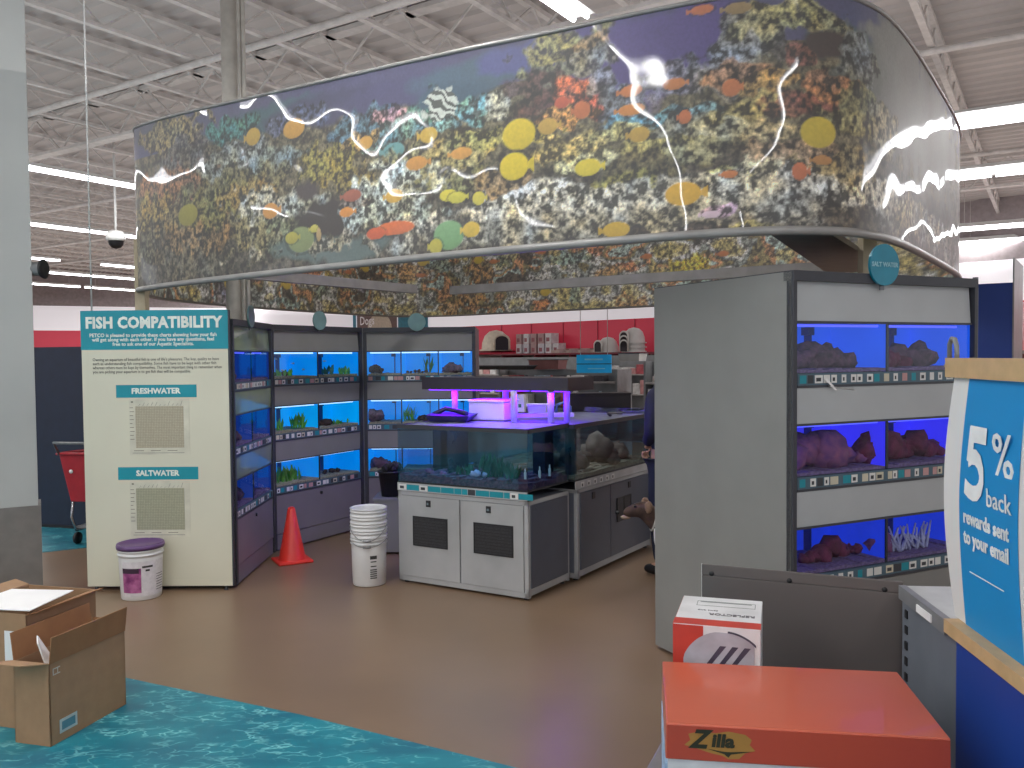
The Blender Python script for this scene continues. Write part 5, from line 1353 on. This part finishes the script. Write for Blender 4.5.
# ------------------------------------------------------------------ person and dog
def skin(name, V, E, Rr, m, parent, sub=2, root=0):
    me = bpy.data.meshes.new(name); me.from_pydata([Vector(v) for v in V], E, []); me.materials.append(m)
    o = bpy.data.objects.new(name, me); COL.objects.link(o); o.parent = parent
    md = o.modifiers.new('skin', 'SKIN'); md.use_smooth_shade = True
    for i, r in enumerate(Rr):
        d = me.skin_vertices[0].data[i]; d.radius = r if isinstance(r, tuple) else (r, r); d.use_root = (i == root)
    s = o.modifiers.new('sub', 'SUBSURF'); s.levels = sub; s.render_levels = sub
    return o
SKN = mat('skin', (196,150,128), .5); JKT = mat('navy jacket', (30,32,62), .8, nz=(12,.2)); TRS = mat('dark blue trousers', (30,34,58), .85); HAIR = mat('dark brown hair', (40,28,24), .6); SHOE = mat('dark shoes', (24,24,28), .5)
# local: faces +y; x = right
t = thing('person', 'person in navy jacket and dark trousers, standing behind the tall grey rack with a dog', 'person', (1.17,6.32,0), math.radians(35))
# body: pelvis root
V = [(0,0,.90),(0,.0,1.08),(0,-.01,1.27),(0,-.01,1.37),(0,.005,1.44),(0,.03,1.52),(0,.035,1.60),
     (-.09,0,.84),(-.10,.02,.47),(-.10,-.02,.09),(-.10,.10,.04),(.09,0,.84),(.11,-.01,.47),(.11,-.04,.09),(.11,.08,.04),
     (-.17,-.01,1.34),(-.205,-.03,1.08),(-.09,.14,.99),(-.05,.17,.985),(.17,-.01,1.34),(.235,-.04,1.06),(.25,.08,.86),(.25,.12,.79)]
E_ = [(0,1),(1,2),(2,3),(3,4),(4,5),(5,6),(0,7),(7,8),(8,9),(9,10),(0,11),(11,12),(12,13),(13,14),(3,15),(15,16),(16,17),(17,18),(3,19),(19,20),(20,21),(21,22)]
Rr = [(.15,.11),(.125,.10),(.14,.105),(.09,.08),(.052,.055),(.078,.09),(.07,.08),.085,.058,.04,(.042,.03),.085,.058,.04,(.042,.03),.058,.044,.032,.03,.058,.044,.032,.03]
body = skin('body', V, E_, Rr, SKN, t)
skin('jacket', [(0,0,.84),(0,0,1.08),(0,-.01,1.27),(0,-.01,1.375),(-.17,-.01,1.345),(-.205,-.03,1.08),(-.09,.14,.99),(.17,-.01,1.345),(.235,-.04,1.06),(.25,.08,.87)], [(0,1),(1,2),(2,3),(3,4),(4,5),(5,6),(3,7),(7,8),(8,9)],
     [(.185,.14),(.155,.125),(.17,.13),(.095,.085),.076,.062,.046,.076,.062,.046], JKT, t)
skin('trousers', [(0,0,.93),(-.09,0,.84),(-.10,.02,.47),(-.10,-.02,.09),(.09,0,.84),(.11,-.01,.47),(.11,-.04,.09)], [(0,1),(1,2),(2,3),(0,4),(4,5),(5,6)], [(.16,.12),.10,.076,.062,.10,.076,.062], TRS, t)
for x,y in ((-.10,0),(.11,-.02)):
    skin('shoe', [(x,y-.05,.055),(x,y+.05,.05),(x,y+.15,.04)], [(0,1),(1,2)], [(.05,.05),(.05,.045),(.045,.032)], SHOE, t, 2)
b = B(); b.blob((0,.015,1.60),.105,(.92,1.05,1.08),.05,3,3); 
bm_ = b.bm
bmesh.ops.bisect_plane(bm_, geom=bm_.verts[:]+bm_.edges[:]+bm_.faces[:], plane_co=(0,.055,1.57), plane_no=(0,.9,-.55), clear_outer=True)
b.out('hair', HAIR, t)
for x in (-.028,.028):
    b = B(); b.blob((x,.112,1.575),.011,(1,.7,.8),0,1,2); b.out('eye', mat('eye',(240,240,240),.3), t)
skin('nose', [(0,.112,1.57),(0,.135,1.545)], [(0,1)], [.008,.012], SKN, t, 1)
b = B(); b.tube([(-.025,.112,1.515),(0,.119,1.512),(.025,.112,1.515)], .005, 6); b.out('mouth', mat('lips',(150,80,76),.5), t)
for x in (-1,1):
    b = B(); b.blob((x*.088,.02,1.56),.022,(.35,.7,1.2),0,1,2); b.out('ear', SKN, t)
def hand(cx, cy, cz, side):
    V = [(cx,cy,cz),(cx,cy+.035,cz-.05)]; E2 = [(0,1)]; R2 = [(.03,.018),(.036,.016)]
    skin('hand_palm', V, E2, R2, SKN, t, 2)
    for k,(dx,ln) in enumerate(((-.026,.062),(-.009,.072),(.009,.068),(.026,.054))):
        p = Vector((cx+dx,cy+.045,cz-.07)); skin('finger', [p, p+Vector((0,.012,-ln*.5)), p+Vector((0,-.008,-ln*.9))], [(0,1),(1,2)], [.0095,.0085,.0075], SKN, t, 1)
    p = Vector((cx+side*.03,cy+.02,cz-.02)); skin('thumb', [p, p+Vector((side*.02,.025,-.03)), p+Vector((side*.012,.035,-.055))], [(0,1),(1,2)], [.012,.0105,.009], SKN, t, 1)
hand(-.04,.165,.985,1); hand(.25,.125,.785,-1)

# dog: stands behind the rack, head to the left
FUR = mat('brown brindle fur', (92,70,60), .9, nz=(14,.35), rgb2=(58,44,42)); 
t = thing('dog', 'brown dog with pale muzzle fur poking its head past the grey rack', 'dog', (1.25,5.98,0), math.radians(180))
# local +x = forward (to the left in the photo)
Vd = [(-.28,0,.44),(-.05,0,.42),(.16,0,.43),(.27,0,.50),(.33,0,.565),(.405,0,.548),(.475,0,.525),
      (-.30,.075,.36),(-.26,.08,.24),(-.35,.08,.15),(-.33,.08,.03),(-.29,.08,.02),
      (-.30,-.075,.36),(-.24,-.08,.24),(-.33,-.08,.15),(-.31,-.08,.03),(-.27,-.08,.02),
      (.17,.07,.33),(.16,.075,.19),(.18,.075,.03),(.215,.075,.02),(.17,-.07,.33),(.20,-.075,.19),(.20,-.075,.03),(.235,-.075,.02),
      (-.36,0,.46),(-.46,0,.40),(-.50,0,.30)]
Ed = [(0,1),(1,2),(2,3),(3,4),(4,5),(5,6),(0,7),(7,8),(8,9),(9,10),(10,11),(0,12),(12,13),(13,14),(14,15),(15,16),(2,17),(17,18),(18,19),(19,20),(2,21),(21,22),(22,23),(23,24),(0,25),(25,26),(26,27)]
Rd = [(.09,.10),(.085,.10),(.10,.12),(.065,.07),(.074,.076),(.050,.046),(.034,.032),(.06,.07),(.036,.04),.022,.018,(.022,.015),(.06,.07),(.036,.04),.022,.018,(.022,.015),(.04,.05),.025,.018,(.022,.015),(.04,.05),.025,.018,(.022,.015),.03,.018,.008]
skin('body', Vd, Ed, Rd, FUR, t, 2, 1)
b = B(); b.blob((.512,0,.535),.018,(1,1,.8),0,1,2); b.out('nose', BLACK, t)
for s_ in (-1,1):
    b = B(); b.blob((.395,s_*.045,.588),.010,(1,1,1),0,1,2); b.out('eye', BLACK, t)
    b = B(); b.blob((.305,s_*.078,.585),.040,(.7,.25,1.1),.1,2,2); b.out('ear', mat('tan ear fur',(150,122,104),.9,nz=(20,.25)), t)
b = B(); b.blob((.455,0,.503),.032,(1.2,.8,.5),.05,2,2); b.out('jaw_fur', mat('pale muzzle fur',(176,150,130),.9), t)
b = B(); ring_ = [(.255+.012*math.cos(a)*0+.035*math.sin(a)*-.6, .078*math.cos(a), .485+.075*math.sin(a)) for a in [2*PI*k/18 for k in range(18)]]; b.tube(ring_, .009, 6, closed=True); 
b.out('collar', mat('white collar',(206,200,196),.6), t)
b = B(); b.tube([(.985,5.88,.44),(.985,5.87,.36),(1.0,5.87,.30),(1.05,5.88,.24),(1.2,6.02,.28),(1.30,6.2,.45),(1.34,6.35,.62),(1.36,6.45,.73)], .009, 8)
tag(b.out('dog_leash', mat('white leash',(214,210,206),.6)), 'white leash hanging in a loop between the dog and the person', 'leash')

# ------------------------------------------------------------------ light
w = bpy.data.worlds.new('world'); SC.world = w; w.use_nodes = True
w.node_tree.nodes['Background'].inputs[0].default_value = (.92,.95,1.0,1); w.node_tree.nodes['Background'].inputs[1].default_value = 1.0
def area(nm, loc, sx, sy, e, col=(1,1,1), rot=(0,0,0)):
    l = bpy.data.lights.new(nm, 'AREA'); l.shape = 'RECTANGLE'; l.size = sx; l.size_y = sy; l.energy = e; l.color = col
    o = bpy.data.objects.new(nm, l); COL.objects.link(o); o.location = loc; o.rotation_euler = rot; return o
area('violet_lamp', (-.13,6.43,1.378), 1.15, .10, 18, (.12,.0,1.0), (0,0,AU))
area('tank_fill', (-.33,6.18,1.12), .9, .3, 3.5, (.15,.55,1.0), (0,0,AU)); q = sk(-.45,1.25); area('tank_fill', (q[0],q[1],1.12), .8, 1.0, 3.5, (.9,.95,1.0), (0,0,AU))  # fill lights added inside the island tanks to brighten the water
for i in range(4):
    for j in range(6):
        q = uA*(-5+10*i) + nA*(-24+10*j); area('ceiling_fill', (q.x,q.y,3.62), 10, 10, 150, (1,.97,.96), (PI,0,A_))  # unseen upward fills, added to brighten the roof deck
SC.view_settings.view_transform = 'Standard'; SC.view_settings.look = 'None'; SC.view_settings.exposure = 0; SC.view_settings.gamma = 1.06
SC.cycles.max_bounces = 8; SC.cycles.transparent_max_bounces = 16; SC.cycles.use_denoising = True; SC.cycles.sample_clamp_indirect = 4; SC.cycles.caustics_reflective = False; SC.cycles.caustics_refractive = False
